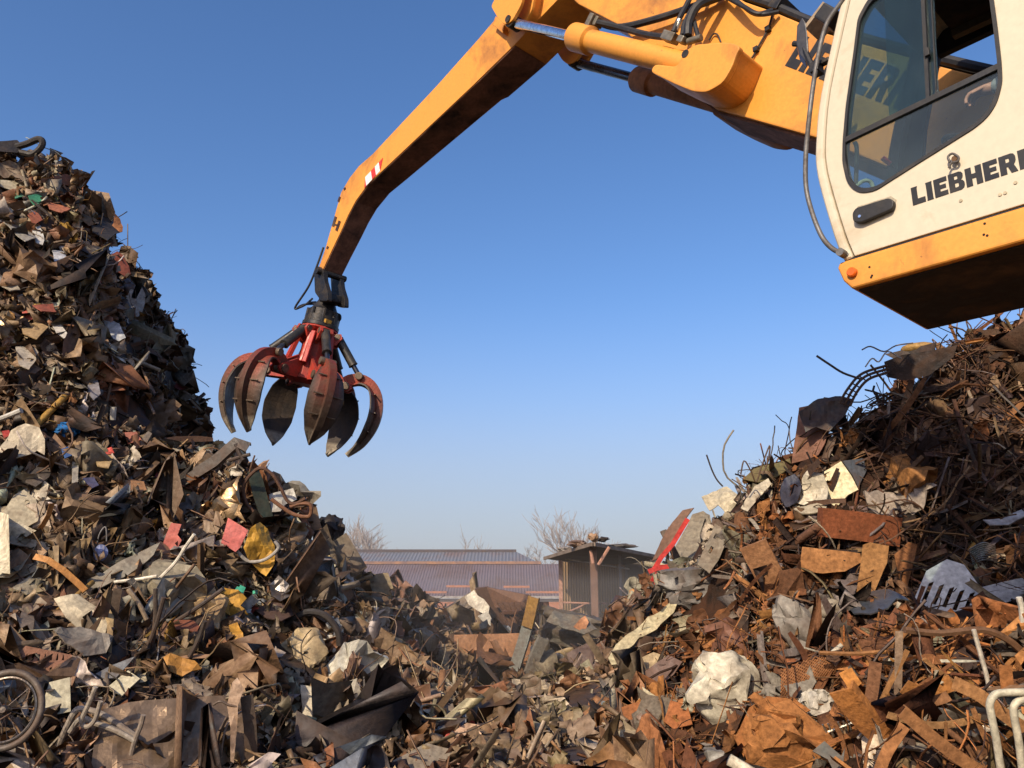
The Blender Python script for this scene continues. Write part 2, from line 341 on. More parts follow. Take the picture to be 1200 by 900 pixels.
# ---- stick: tapering box, cranked downward near its end
upx = PZ([(592, 7), (560, 45), (511, 100), (436, 180), (420, 194), (409, 208), (399, 225), (390, 257), (381, 289), (372, 316)], BL)
lox = PZ([(602, 52), (560, 93), (554, 99), (447, 200), (430, 216), (416, 235), (407, 252), (399, 270), (387, 295), (376, 319)], BL)
def resample(P, n):
    P = np.array(P); s = np.r_[0, np.cumsum(np.linalg.norm(np.diff(P, axis=0), axis=1))]; t = np.linspace(0, s[-1], n)
    return np.c_[np.interp(t, s, P[:, 0]), np.interp(t, s, P[:, 1])]
U = np.vstack([[(4.75, 8.72), (5.3, 8.5)], upx]); Lw = np.vstack([[(4.75, 7.98), (5.2, 7.86)], lox])
n = len(U); v = []; f = []
for i in range(n):
    fr = np.clip((U[i][0] - 5.8) / 4.1, 0, 1); l0 = BL + .01; l1 = 5.88 - .20 * fr
    for (a_, b_), l in ((U[i], l0), (Lw[i], l0), (Lw[i], l1), (U[i], l1)): v.append(W(a_, l, b_))
for i in range(n - 1):
    for k in range(4): f.append((4 * i + k, 4 * i + (k + 1) % 4, 4 * i + 4 + (k + 1) % 4, 4 * i + 4 + k))
f += [(0, 1, 2, 3), tuple(4 * (n - 1) + k for k in range(4))[::-1]]
M_STICK = M_ORANGE
mb = MB(); mb.add(v, f); stick = sub(mb.build('stick', M_STICK, mh, bevel=.008), mh)
# dirty underside plate, shade painted into its colour, set just below
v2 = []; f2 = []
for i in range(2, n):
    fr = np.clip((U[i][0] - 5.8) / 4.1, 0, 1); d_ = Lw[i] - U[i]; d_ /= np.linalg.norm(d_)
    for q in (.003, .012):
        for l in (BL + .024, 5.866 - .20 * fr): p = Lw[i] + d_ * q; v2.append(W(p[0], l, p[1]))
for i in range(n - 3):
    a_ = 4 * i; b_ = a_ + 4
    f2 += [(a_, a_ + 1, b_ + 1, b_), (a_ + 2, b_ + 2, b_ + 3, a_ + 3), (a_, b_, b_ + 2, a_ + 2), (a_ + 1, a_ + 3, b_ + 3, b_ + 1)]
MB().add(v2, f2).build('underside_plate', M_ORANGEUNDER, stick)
# lug plates where the cylinder rods grip the stick
lug = rnd_poly(PZ([(592, 4), (586, 14), (596, 31), (603, 36), (611, 32), (622, 12), (628, -20), (600, -40)], 5.2), .05, 3)
for l0, l1 in ((5.06, 5.10), (5.21, 5.25), (6.05, 6.09), (6.19, 6.23)):
    MB().add(*prism_vf(lug, l0, l1)).build('lug_plate', M_ORANGE, stick, bevel=.01)
MB().add(*prism_vf([tuple(np.mean(lug, 0) + (np.array(p) - np.mean(lug, 0)) * .8) for p in lug], 5.25, BL + .02)).build('lug_web', M_ORANGE, stick)
MB().add(*tube_vf([W(C[0], 5.045, C[1]), W(C[0], 5.26, C[1])], .04, 16)).build('lug_pin', M_BLACKM, stick)
MB().add(*prism_vf(PZ([(586, 22), (596, 32), (594, 42), (582, 32)], BL - .0), BL - .07, BL + .02)).build('stop_block', M_ORANGE, stick, bevel=.008)
# red and white warning strip
sa, sb = np.array(fz(426, 215, BL)), np.array(fz(449, 190, BL)); sn = np.array([-(sb - sa)[1], (sb - sa)[0]]); sn /= np.linalg.norm(sn); sn *= .075 * (1 if sn[1] > 0 else -1)
MW = mat('white_sticker', (.8, .78, .74), .5, 0, (.4, .35, .3), .15, 6, 0); MR = mat('red_sticker', (.62, .04, .03), .5, 0, (.3, .1, .05), .15, 6, 0)
ks = np.linspace(0, 1, 6); mw, mr = MB(), MB()
for i in range(5):
    p, q = sa + (sb - sa) * ks[i], sa + (sb - sa) * ks[i + 1]; sh = (sb - sa) * .10
    if i == 0: poly = [p - sn, q - sn - sh, q + sn - sh]
    elif i == 4: poly = [p - sn, q + sn, p + sn]
    else: poly = [p - sn - (sh if i == 1 else 0 * sh), q - sn, q + sn, p + sn - (sh if i == 1 else 0 * sh)]
    MB().add(*prism_vf([tuple(x) for x in poly], BL + .003, BL + .011)).build('red_stripe' if i % 2 == 0 else 'white_stripe', MR if i % 2 == 0 else MW, stick)
mb = MB()
for q in ([(392, 253), (394.5, 254.5), (391, 266), (388.5, 264.5)], [(396.5, 258), (399, 259.5), (395, 271), (392.5, 269.5)], [(391.5, 262), (397, 263), (396.5, 265), (391, 264)], [(383, 288), (385, 289), (384, 292), (382, 291)]):
    MB().add(*prism_vf(PZ(q, BL), BL + .003, BL + .01)).build('stencil_mark', mat('dark_brown_mark', (.05, .02, .01), .6), stick)
mb = MB()
for q in ([(397, 230), (399, 231), (397, 237), (395, 236)], [(402, 221), (404, 219), (405, 221), (403, 223)]): MB().add(*prism_vf(PZ(q, BL), BL + .003, BL + .01)).build('chipped_patch', mat('dark_brown_mark'), stick)

# ---- cab
def cabz(pts): return PZ(pts, L0)
front = cabz([(986, 306), (955, 188), (957, 160), (980, 14)])
frontf = [(1.765, 3.475), (1.80, 3.62), (1.845, 3.9), (1.86, 4.06), (1.85, 4.2), (1.79, 4.5), (1.62, 5.0), (1.56, 5.15)]
frontf = [tuple(p[:2]) for p in smooth_path([np.array([a, b, 0]) for a, b in frontf], 3)]
roof = [(1.46, 5.27), (1.30, 5.33), (.2, 5.36), (.02, 5.30), (-.02, 5.2)]
outer = frontf + roof + [(-.02, 3.475)]
win = cabz([(1001, 62), (992, 125), (988.5, 165), (988, 190), (993, 212), (1000, 221), (1010, 225.5), (1026, 223), (1073, 193), (1143, 149), (1158, 136), (1168, 120), (1174, 97), (1173, 74), (1168, 30), (1158, -42), (1150, -48), (1090, -30), (1035, -14), (1018, 0), (1006, 22)])
win = rnd_poly(win, .03, 3)
seam = [(a - .055, b) for a, b in frontf[:-1]]
cabe = sub(empty('cab', W(.9, 4.5, 3.4), None, None), mh); cabe.parent = mh; cabe.location = Vector(W(.9, 4.5, 3.4)) - Vector(mh.location)
cabe['_w'] = [float(x) for x in W(.9, 4.5, 3.4)]
SP_ = MB()                             # front pillar strip
SP_.add(*prism_vf(frontf[:-1] + seam[::-1], L0, L0 + .07)); 
SP_.build('front_pillar', M_CREAM, cabe, bevel=.02, seg=3)
door_o = [(a - .008, b + .006) for a, b in seam[:-1]] + [(seam[-1][0] - .008, 5.13)] + [(1.40, 5.20), (.45, 5.235), (.40, 3.482)]
door = MB().add(*holed_vf(door_o[::-1], [win], L0 + .002, L0 + .045)).build('door', M_CREAM, cabe, bevel=.005)
MB().add(*prism_vf([(.392, 3.482), (.442, 5.235), (.1, 5.27), (-.02, 5.2), (-.02, 3.482)], L0 + .001, L0 + .05)).build('rear_side_panel', M_CREAM, cabe, bevel=.008)
MB().add(*prism_vf([(1.52, 5.06), (1.56, 5.17), (1.46, 5.275), (1.30, 5.335), (.2, 5.365), (.02, 5.305), (-.03, 5.2), (.1, 5.275), (1.38, 5.21)], L0 - .004, L1 + .004)).build('roof', M_CREAM, cabe, bevel=.02)
# inner lining, far side with its own window
farw = [(.30, 3.95), (.30, 5.08), (1.43, 5.05), (1.57, 4.6), (1.63, 4.3), (1.62, 3.75), (1.1, 3.75)]
MB().add(*holed_vf(outer, [farw], L1 - .05, L1)).build('far_side_panel', M_INT, cabe)
MB().add(*holed_vf([(a - .05, b) for a, b in frontf[:-1]] + [(1.4, 5.18), (.02, 5.18), (.02, 3.49)], [[(a, b) for a, b in win]], L0 + .05, L0 + .075)).build('door_lining', M_INT, cabe)
fr = MB()
for l in (L0 + .09, L1 - .09): fr.add(*prism_vf([(a - .02, b) for a, b in frontf] + [(a - .09, b) for a, b in frontf[::-1]], l - .035, l + .035))
fr.add(*prism_vf([(1.78, 3.48), (1.80, 3.62), (1.74, 3.62), (1.72, 3.48)], L0 + .06, L1 - .04)); fr.build('windscreen_frame', M_INT, cabe)
MB().add(*prism_vf([(a - .03, b) for a, b in frontf[1:]] + [(a - .036, b) for a, b in frontf[:0:-1]], L0 + .12, L1 - .12)).build('windscreen', M_GLASS2, cabe)
rw = MB().add(*prism_vf([(-.02, 3.49), (.02, 3.49), (.02, 4.1), (-.02, 4.1)], L0 + .06, L1 - .05)).add(*prism_vf([(-.02, 5.0), (.02, 5.0), (.02, 5.2), (-.02, 5.2)], L0 + .06, L1 - .05)).build('rear_wall', M_INT, cabe)
MB().add(*prism_vf([(.0, 4.102), (.006, 4.102), (.006, 4.998), (.0, 4.998)], L0 + .06, L1 - .05)).build('rear_window', M_GLASS2, cabe)
# roof hatch frame seen from below
MB().add(*prism_vf([(.28, 5.12), (1.30, 5.09), (1.30, 5.13), (.28, 5.16)], L0 + .12, L1 - .12)).build('sun_blind', mat('dark_blind', (.012, .012, .016), .8), cabe)
hb = MB()
for a_, b_ in ((.9, 5.06), (.35, 5.08)): hb.add(*box_vf(W(a_, 4.57, b_), MAX, (.025, .40, .02)))
for l in (L0 + .16, L1 - .16): hb.add(*box_vf(W(.8, l, 5.07), MAX, (.5, .025, .025)))
hb.build('hatch_frame', mat('grey_trim', (.12, .11, .085), .5), cabe)
# window rubber, bars, panes
wc = np.mean(win, 0); ins = lambda s, dz=0: [tuple(wc + (np.array(p) - wc) * s) for p in win]
MB().add(*holed_vf(ins(1.008), [ins(.965)], L0 - .006, L0 + .03)).build('window_seal', M_BLACK, cabe)
def barz(p, q, wd, l0, l1):
    p, q = np.array(p), np.array(q); d_ = (q - p) / np.linalg.norm(q - p); nn = np.array([-d_[1], d_[0]]) * wd / 2
    return prism_vf([tuple(p - nn), tuple(q - nn), tuple(q + nn), tuple(p + nn)], l0, l1)
b0, b1 = cabz([(989.5, 164.5), (1171, 77)]); v0, v1 = cabz([(1087, 115), (1080, -24)])
bm_ = MB().add(*barz(b0, b1, .030, L0 - .004, L0 + .024)).add(*barz(v0, v1, .018, L0 + .0, L0 + .026)).add(*barz(*cabz([(1096, 110), (1089, -25)]), .006, L0 + .012, L0 + .03)).build('window_bar', M_BLACK, cabe)
pane = lambda name, px, m, l: MB().add(*prism_vf(cabz(px), l, l + .004)).build(name, m, cabe)
pane('window_pane', [(992, 162), (1086, 116), (1080, -22), (1036, -12), (1020, 0), (1008, 22), (996, 100)], M_GLASS, L0 + .012)
pane('window_pane', [(1040, 141), (1098, 110), (1092, -24), (1034, -10)], mat('x') if False else M_GLASS, L0 + .022)
pane('window_pane', [(990, 168), (1171, 80), (1172, 98), (1165, 122), (1143, 147), (1073, 191), (1026, 221), (1010, 223), (995, 212)], M_GLASS2, L0 + .010)
MB().add(*box_vf(W(*fz(1087, 62, L0)[:1], L0 - .004, fz(1087, 62, L0)[1]), MAX, (.012, .012, .022))).build('window_latch', M_BLACK, cabe, bevel=.004)
# handle in its recess, latch wire, lamp, lettering, seam dirt
hp = cabz([(1002, 252), (1006, 246), (1045, 234), (1051, 238), (1049, 247), (1012, 263), (1003, 262)])
MB().add(*prism_vf([(a, b + .02) for a, b in hp], L0 - .004, L0 + .003)).build('handle_recess', mat('recess_cream', (.42, .37, .26), .5), cabe, bevel=.002)
dh = MB().add(*prism_vf(rnd_poly(hp, .015, 3), L0 - .035, L0 + .0)).build('door_handle', M_BLACK, cabe, bevel=.006)
q = fz(1011, 256, L0); MB().add(*tube_vf([W(q[0], L0 - .040, q[1]), W(q[0], L0 - .03, q[1])], .008, 12)).build('key_lock', M_CHROME, cabe)
hose('latch_ring', pl_([(1113, 190), (1111, 184), (1116, 180), (1123, 184), (1122, 189), (1115, 191), (1112, 197)], L0 - .03), .006, M_GREYTUBE, cabe)
q = fz(1121, 188, L0); MB().add(*tube_vf([W(q[0], L0 - .03, q[1]), W(q[0], L0 + .01, q[1])], .014, 12)).build('latch_stud', mat('rusty_stud', (.16, .08, .03), .7), cabe)
mb = MB()
for p in ((1126, 235), (1178, 226), (1172, 228), (1190, 214)):
    q = fz(*p, L0); MB().add(*tube_vf([W(q[0], L0 - .003, q[1]), W(q[0], L0 + .01, q[1])], .008, 10)).build('plug_hole', mat('faded_plug', (.45, .38, .25), .6), cabe)
q0, q1 = np.array(fz(1070, 241, L0)), np.array(fz(1200, 203, L0)); q1[1] = q0[1]
letter_line('LIEBHERR', q0, (-1, 0), (0, 1), .098, L0 + .002, cabe, 'lettering', M_DECAL, squash=.83, gap=.09)
# orange floor pan with a rolled lower edge and dark underside
pan = cabz([(984, 309), (988, 324), (997, 338), (1004, 343)]); pzt, pzb = 3.468, 3.30
prof = [(1.785, pzt), (1.80, 3.44), (1.775, 3.36), (1.735, 3.305), (-.02, 3.305), (-.02, pzt)]
MB().add(*prism_vf(prof, L0 - .004, L1 + .004)).build('floor_pan', M_ORANGE, cabe, bevel=.03, seg=3)
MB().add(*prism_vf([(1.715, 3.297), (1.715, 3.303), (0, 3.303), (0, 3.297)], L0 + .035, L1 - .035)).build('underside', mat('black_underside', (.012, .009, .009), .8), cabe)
MB().add(*prism_vf([(1.74, 3.466), (1.74, 3.480), (-.02, 3.480), (-.02, 3.466)], L0 + .012, L1 - .01)).build('door_sill', M_BLACK, cabe)
q = fz(1000, 320, L0); MB().add(*tube_vf([W(q[0], L0 - .03, q[1]), W(q[0], L0 - .024, q[1]), W(q[0], L0 + .01, q[1])], [.02, .026, .026], 20)).build('marker_lamp', mat('orange_lens', (.75, .13, .01), .3, 0, (.3, .08, .02), .1, 8, 0), cabe, smooth=True)
mb = MB()
for p in ((1019, 313), (1022, 323), (1021, 325), (1154, 262), (1153, 275), (1157, 276)):
    q = fz(*p, L0 - .004); MB().add(*tube_vf([W(q[0], L0 - .0065, q[1]), W(q[0], L0, q[1])], .006, 8)).build('bolt_hole', mat('hole_black', (.02, .012, .008), .9), cabe)
# grab rail, mirror, work lamp
GL = L0 + .0
rail = [(992, 298), (975, 291), (960, 271), (946, 228), (944, 190), (947, 150), (953, 100), (960, 60), (969, 28), (985, 4), (1000, -14), (1020, -30)]
gp = pl_(rail, GL); gp[0] = W(*fz(994, 299, L0)[:1], L0 + .01, fz(994, 299, L0)[1])
hose('grab_rail', gp, .0135, M_GREYTUBE, cabe, 8, 12)
q = fz(989, 298, L0); MB().add(*tube_vf([W(q[0], L0 - .05, q[1]), W(q[0], L0 + .01, q[1])], .022, 14)).build('rail_foot', M_GREYTUBE, cabe)
ma = sub(hose('mirror_arm', [atl(930, 51, 4.12), atl(940, 54, 4.12), atl(950, 74, 4.1), atl(956, 82, 4.09)], .018, M_BLACK, cabe), cabe)
mz = [atl(x, y, 4.10) for x, y in ((940, 20), (934, 30), (933, 50), (936, 62), (944, 72), (947, 60), (946, 40), (944, 26))]
v = mz + [p + W(.03, .07, 0) for p in mz]; k = len(mz)
MB().add(v, [tuple(range(k)), tuple(range(2 * k - 1, k - 1, -1))] + [(i, k + i, k + (i + 1) % k, (i + 1) % k) for i in range(k)]).build('mirror', mat('mirror_back', (.05, .05, .055), .4), cabe, bevel=.006)
mb = MB(); mb.add(*box_vf(atl(957, 81, 4.1), MAX, (.025, .04, .03))); mb.add(*box_vf(atl(964, 74, 4.12), MAX, (.045, .02, .012))); mb.build('mirror_clamp', M_BLACKM, cabe, bevel=.004)
wl = MB().add(*box_vf(atl(974, 22, 4.4), [F * .8 + np.array([0, 0, -.6]), LV, F * .6 + np.array([0, 0, .8])], (.05, .08, .06))).build('work_lamp', M_BLACK, cabe, bevel=.012)
MB().add(*box_vf(atl(963, 26, 4.6), [F * .8 + np.array([0, 0, -.6]), LV, F * .6 + np.array([0, 0, .8])], (.09, .10, .012))).build('lamp_visor', mat('tan_visor', (.36, .27, .17), .6), cabe)
# seat, console, steering wheel, levers
sx = .28
MB().add(*prism_vf(rnd_poly([(sx + .5, 3.86), (sx + .5, 3.98), (sx + .02, 3.96), (sx - .12, 4.62), (sx - .22, 4.60), (sx - .12, 3.86)], .05), 4.34, 4.82)).build('seat', M_INT, cabe, bevel=.03)
MB().add(*prism_vf([(sx + .3, 3.49), (sx + .3, 3.85), (sx - .1, 3.85), (sx - .1, 3.49)], 4.4, 4.76)).build('seat_base', M_INT, cabe)
for l in (4.24, 4.90): MB().add(*prism_vf(rnd_poly([(sx + .62, 3.98), (sx + .62, 4.10), (sx - .05, 4.12), (sx - .05, 3.9), (sx + .4, 3.9)], .04), l - .06, l + .06)).build('armrest_console', M_INT, cabe, bevel=.015)
for l in (4.24, 4.90): hose('joystick', [W(sx + .56, l, 4.10), W(sx + .58, l, 4.2), W(sx + .6, l, 4.25)], [.012] * 13, M_BLACK, cabe)
sc_ = W(1.18, 4.58, 4.10)
hose('steering_column', [W(1.48, 4.58, 3.49), W(1.42, 4.58, 3.75), W(1.2, 4.58, 4.08)], .06, M_INT, cabe)
ax = np.array([F * .85 + np.array([0, 0, .5]), LV]); th = np.linspace(0, 2 * math.pi, 33)[:-1]
sw = MB().add(*tube_vf([sc_ + .18 * (math.cos(t) * ax[0] + math.sin(t) * ax[1]) for t in th], .016, 8, closed=True))
for t in (0, 2.1, 4.2): sw.add(*tube_vf([sc_, sc_ + .18 * (math.cos(t) * ax[0] + math.sin(t) * ax[1])], .013, 6))
sw.build('steering_wheel', M_BLACK, cabe, smooth=True)
lv = sub(hose('control_lever', [at(1051, 202, 4.55), at(1047, 196, 4.55), at(1042, 191, 4.55)], .007, M_GREYTUBE, cabe), cabe)
MB().add(*tube_vf([at(1043, 192, 4.55), at(1034, 185, 4.55)], .014, 10)).build('lever_grip', mat('red_grip', (.55, .02, .03), .4), cabe)
hose('inner_grab_bar', [at(1001, 166, 4.62), at(1004, 175, 4.62), at(1003, 215, 4.62)], .012, M_GREYTUBE, cabe)
hose('foot_rest', [at(1003, 218, 4.62), at(1012, 212, 4.62), at(1020, 213, 4.62), at(1024, 222, 4.62)], .011, mat('pale_green_tube', (.45, .55, .45), .5), cabe)

# ---- the rest of the machine, to the right of and behind the picture: it throws the shadow on the right heap
dk = MB().add(*prism_vf(rnd_poly([(.35, 1.45), (.35, 1.75), (-4.3, 1.75), (-4.3, 1.45)], .05), 4.15, 6.95)).build('upper_deck', M_ORANGE, mh, bevel=.03)
hs_ = MB().add(*prism_vf(rnd_poly([(-1.4, 1.75), (-1.4, 2.9), (-1.6, 3.05), (-4.0, 3.05), (-4.45, 2.7), (-4.45, 1.75)], .1), 5.98, 6.95)).add(*prism_vf(rnd_poly([(-2.2, 1.75), (-2.2, 2.95), (-4.0, 3.0), (-4.45, 2.7), (-4.45, 1.75)], .1), 4.15, 5.98)).build('engine_house', M_CREAM, mh, bevel=.04)
MB().add(*prism_vf(rnd_poly([(-3.9, 1.2), (-3.9, 2.2), (-4.7, 2.2), (-4.85, 1.8), (-4.6, 1.2)], .12), 4.3, 6.8)).build('counterweight', M_ORANGE, mh, bevel=.05)
cr = MB()
for l in (4.2, 4.94): cr.add(*prism_vf([(.15, 3.28), (-.1, 3.28), (-1.3, 1.75), (-.9, 1.75)], l - .05, l + .05))
cr.build('cab_riser', M_ORANGE, mh, bevel=.02)
MB().add(*prism_vf(rnd_poly([(.1, .75), (.1, 1.25), (-3.9, 1.25), (-3.9, .75)], .08), 4.9, 6.2)).build('undercarriage', M_BLACKM, mh, bevel=.03)
MB().add(*tube_vf([W(-1.9, 5.55, 1.25), W(-1.9, 5.55, 1.45)], .75, 32)).build('slew_ring', M_BLACKM, mh)
for f_ in (-.35, -3.4):
    for l in (4.45, 6.65):
        th = np.linspace(0, 2 * math.pi, 33)[:-1]; w_ = MB()
        w_.add(*tube_vf([W(f_, l - .2, .6), W(f_, l - .19, .6), W(f_, l - .15, .6), W(f_, l + .15, .6), W(f_, l + .19, .6), W(f_, l + .2, .6)], [.4, .54, .6, .6, .54, .4], 32))
        wl_ = sub(w_.build('wheel', M_BLACK, mh, smooth=True), mh)
        MB().add(*tube_vf([W(f_, l - .215, .6), W(f_, l + .215, .6)], .3, 24)).build('rim', M_ORANGE, wl_, bevel=.02)

# ================================================================== scrap grapple
gt = np.array([*fz(378, 328, 5.52)]); gb = np.array([*fz(356, 440, 5.58)])
O = W(gt[0], 5.52, gt[1])
gr = root('scrap_grapple', O, 'black and red orange-peel grab with six curved steel tines hanging open from the boom', 'grapple')
zt = np.array([.10, -.02, 1.0]); zt = F * -.075 + np.array([.15, 0, 1.0]); zt /= np.linalg.norm(zt)
rgt = np.array([1., 0, 0]); rgt -= zt * (rgt @ zt); rgt /= np.linalg.norm(rgt); bk = np.cross(zt, rgt)
G0 = W(fz(375, 385, 5.52)[0], 5.52, fz(375, 385, 5.52)[1])          # underside of the rotator
def GP(r, th, z): return G0 + zt * z + (rgt * math.cos(th) + bk * math.sin(th)) * r
# yoke: two cheek plates on the stick tip and a cross block
yk = MB()
tipm = np.array(fz(376, 314, BL))
yo = rnd_poly(PZ([(366, 317), (371, 311), (377, 316), (378, 328), (382, 342), (382, 352), (374, 352), (367, 342)], BL - .05), .03, 3)
zc = G0 + zt * .62
for s in (-1, 1):
    l0 = 5.52 + s * .15
    base = [np.array([W(a, l0 - .035, b) for a, b in yo]), np.array([W(a, l0 + .035, b) for a, b in yo])]
    shift = W(0.0, 0, 0)
    k = len(yo); yk.add(np.concatenate(base) + (F * (.05 if s > 0 else .0)), [tuple(range(k)), tuple(range(2 * k - 1, k - 1, -1))] + [(i, k + i, k + (i + 1) % k, (i + 1) % k) for i in range(k)])
yk.build('yoke_cheek', M_BLACKM, gr, bevel=.012)
yc = np.mean(yo, 0); MB().add(*box_vf(W(yc[0] + .02, 5.52, yc[1] - .17), MAX, (.085, .15, .06))).build('yoke_block', M_BLACKM, gr, bevel=.03)
q = np.array(fz(370, 317, BL - .1)); MB().add(*tube_vf([W(q[0], 5.27, q[1]), W(q[0], 5.74, q[1])], .045, 16)).build('yoke_pin', M_BLACKM, gr, bevel=.008)
MB().add(*tube_vf([GP(0, 0, z) for z in (.52, .46, .40, .30, .26, .25, .16, .155, .06, .05, 0)], [.09, .12, .12, .17, .19, .21, .21, .24, .24, .26, .26], 28)).build('rotator', M_BLACKM, gr, smooth=True)
mb = MB()
for k in range(8): MB().add(*tube_vf([GP(.215, k * .785 + .3, .05), GP(.215, k * .785 + .3, .25)], .03, 8)).build('rotator_bolt', M_BLACKM, gr)
MB().add(*box_vf(GP(.24, -.95, .07), np.array([rgt * .6 + bk * .8, zt, rgt * .8 - bk * .6]), (.05, .03, .02))).build('yellow_plate', mat('yellow_plate_paint', (.5, .27, .02), .5), gr)
# red body: hexagonal column with a lug pair for each tine
bd = MB(); hexr = [(.25, 0), (.27, -.03), (.19, -.08), (.19, -.45), (.28, -.62), (.30, -.78), (.18, -.84)]
rings = [[GP(r, k * math.pi / 6, z) for k in range(12)] for r, z in hexr]
v = np.concatenate(rings); f = [(i * 12 + k, i * 12 + (k + 1) % 12, i * 12 + 12 + (k + 1) % 12, i * 12 + 12 + k) for i in range(len(hexr) - 1) for k in range(12)] + [tuple(range(12)), tuple(len(v) - 12 + k for k in range(12))[::-1]]
bd.add(v, f)
DEL = R(3); TH = [DEL + R(60 * k) for k in range(6)]
for th in TH:
    for s in (-.075, .075):
        o_ = (-rgt * math.sin(th) + bk * math.cos(th)) * s
        for poly in ([(.2, -.06), (.33, -.04), (.36, -.10), (.30, -.2), (.2, -.26)], [(.2, -.45), (.36, -.55), (.62, -.70), (.66, -.76), (.60, -.82), (.3, -.80)]):
            k = len(poly); q_ = (-rgt * math.sin(th) + bk * math.cos(th)) * .018
            vv = [GP(r, th, z) + o_ - q_ for r, z in poly] + [GP(r, th, z) + o_ + q_ for r, z in poly]
            bd.add(vv, [tuple(range(k)), tuple(range(2 * k - 1, k - 1, -1))] + [(i, k + i, k + (i + 1) % k, (i + 1) % k) for i in range(k)])
bd.build('body', M_RED, gr)
# tines
arc = [(.50, -.74), (.62, -.68), (.78, -.63), (.95, -.67), (1.08, -.80), (1.15, -1.0), (1.15, -1.22), (1.09, -1.42), (.99, -1.60), (.86, -1.76)]
arc = [(.50 + (r - .50) * .84, -.74 + (z + .74) * .93) for r, z in arc]
def tine(th):
    rad = rgt * math.cos(th) + bk * math.sin(th); side = -rgt * math.sin(th) + bk * math.cos(th)
    c = smooth_path([np.array([r, z, 0]) for r, z in arc], 3)[:, :2]; n = len(c); T = np.gradient(c, axis=0); T /= np.linalg.norm(T, axis=1)[:, None]
    Nn = np.c_[-T[:, 1], T[:, 0]]; Nn *= np.sign((Nn * (c - np.array([.45, -1.3]))).sum(1))[:, None]
    v = []; cs = []
    for i in range(n):
        s = i / (n - 1)
        wd = np.interp(s, [0, .15, .30, .45, .6, .75, .9, 1], [.06, .075, .11, .20, .245, .225, .13, .015])      # half width of the shell
        sp = np.interp(s, [0, .3, .6, .9, 1], [.05, .05, .045, .035, .012])                                     # half width of the spine
        hh = np.interp(s, [0, .12, .3, .6, .85, 1], [.09, .12, .10, .085, .06, .02])                              # spine height
        dep = np.interp(s, [0, .3, .5, .7, 1], [.03, .02, .05, .05, .0])                                    # dish depth
        sec = [(-wd, -dep - .02), (-wd, -dep), (-(wd + sp) / 2, -.012), (-sp, 0), (-sp, hh), (sp, hh), (sp, 0), ((wd + sp) / 2, -.012), (wd, -dep), (wd, -dep - .02), (sp, -.05), (-sp, -.05)]
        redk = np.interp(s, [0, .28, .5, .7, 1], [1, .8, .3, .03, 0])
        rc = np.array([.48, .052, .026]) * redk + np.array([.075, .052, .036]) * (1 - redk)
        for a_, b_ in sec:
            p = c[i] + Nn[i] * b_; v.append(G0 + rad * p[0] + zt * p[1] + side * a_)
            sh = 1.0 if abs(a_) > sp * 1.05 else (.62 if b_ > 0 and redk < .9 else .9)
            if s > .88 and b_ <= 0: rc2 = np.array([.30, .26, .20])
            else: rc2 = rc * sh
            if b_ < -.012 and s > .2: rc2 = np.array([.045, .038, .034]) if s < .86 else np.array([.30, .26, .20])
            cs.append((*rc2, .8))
    m = len(sec); f = [(i * m + k, i * m + (k + 1) % m, i * m + m + (k + 1) % m, i * m + m + k) for i in range(n - 1) for k in range(m)] + [tuple(range(m)), tuple((n - 1) * m + k for k in range(m))[::-1]]
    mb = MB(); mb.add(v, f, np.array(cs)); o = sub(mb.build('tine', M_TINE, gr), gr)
    for s in (.45, .62, .76):           # weld-on wear ribs across the shell
        i = int(s * (n - 1)); wd = np.interp(s, [.3, .45, .6, .75, .9], [.11, .20, .245, .225, .13])
        for sg in (-1, 1):
            p = c[i] + Nn[i] * .01; ctr = G0 + rad * p[0] + zt * p[1] + side * sg * (wd * .55)
            MB().add(*box_vf(ctr, np.array([side, rad * T[i][0] + zt * T[i][1], rad * Nn[i][0] + zt * Nn[i][1]]), (wd * .28, .008, .010))).build('wear_rib', mat('worn_steel', (.16, .12, .085), .5, .4, (.08, .05, .03), .5, 6, .2), o, bevel=.004)
    # ram between the crown of the body and the tine's heel
    a_, b_ = GP(.29, th, -.09), GP(.71, th, -.57)
    d_ = b_ - a_; cy = MB(); cy.add(*tube_vf([a_, a_ + d_ * .02, a_ + d_ * .08, a_ + d_ * .66, a_ + d_ * .70, a_ + d_ * .71], [.055, .062, .062, .062, .068, .05], 16))
    cyl_ = sub(cy.build('ram', mat('ram_black', (.035, .034, .032), .45, .3, (.09, .07, .05), .4, 6, .1), gr, smooth=True), gr)
    MB().add(*tube_vf([a_ + d_ * .70, b_], .035, 12)).build('ram_rod', M_CHROME if False else mat('oily_rod'), cyl_, smooth=True)
    pv = GP(.56, th, -.75)
    for c_, w_, r_ in ((b_, .11, .055), (pv, .12, .06), (a_, .1, .045)): MB().add(*tube_vf([c_ - side * w_, c_ + side * w_], r_, 14)).build('pivot_pin', mat('worn_steel'), o, bevel=.008)
for th in TH: tine(th)
MR2 = mat('bright_red_guard', (.47, .042, .03), .45, 0, (.2, .06, .03), .3, 6, .1)
for th, w_ in ((TH[4] - R(40), .03), (TH[4] - R(24), .022), (TH[5] - R(32), .026), (TH[5] + R(24), .022), (TH[4] + R(20), .02), (TH[3] + R(36), .026), (TH[0] - R(30), .022), (TH[3] + R(18), .022)):
    s_ = -rgt * math.sin(th) + bk * math.cos(th)
    MB().add(*box_vf(GP(.30, th, -.34), np.array([s_, zt * .98 - (rgt * math.cos(th) + bk * math.sin(th)) * .2, rgt * math.cos(th) + bk * math.sin(th)]), (w_, .24, .03))).build('hose_guard', MR2, gr, bevel=.008)
gh = lambda pts, r=.016: hose('hose', [at(x, y, 12.15 + d_) for x, y, d_ in pts], r, M_BLACK, gr, 8)
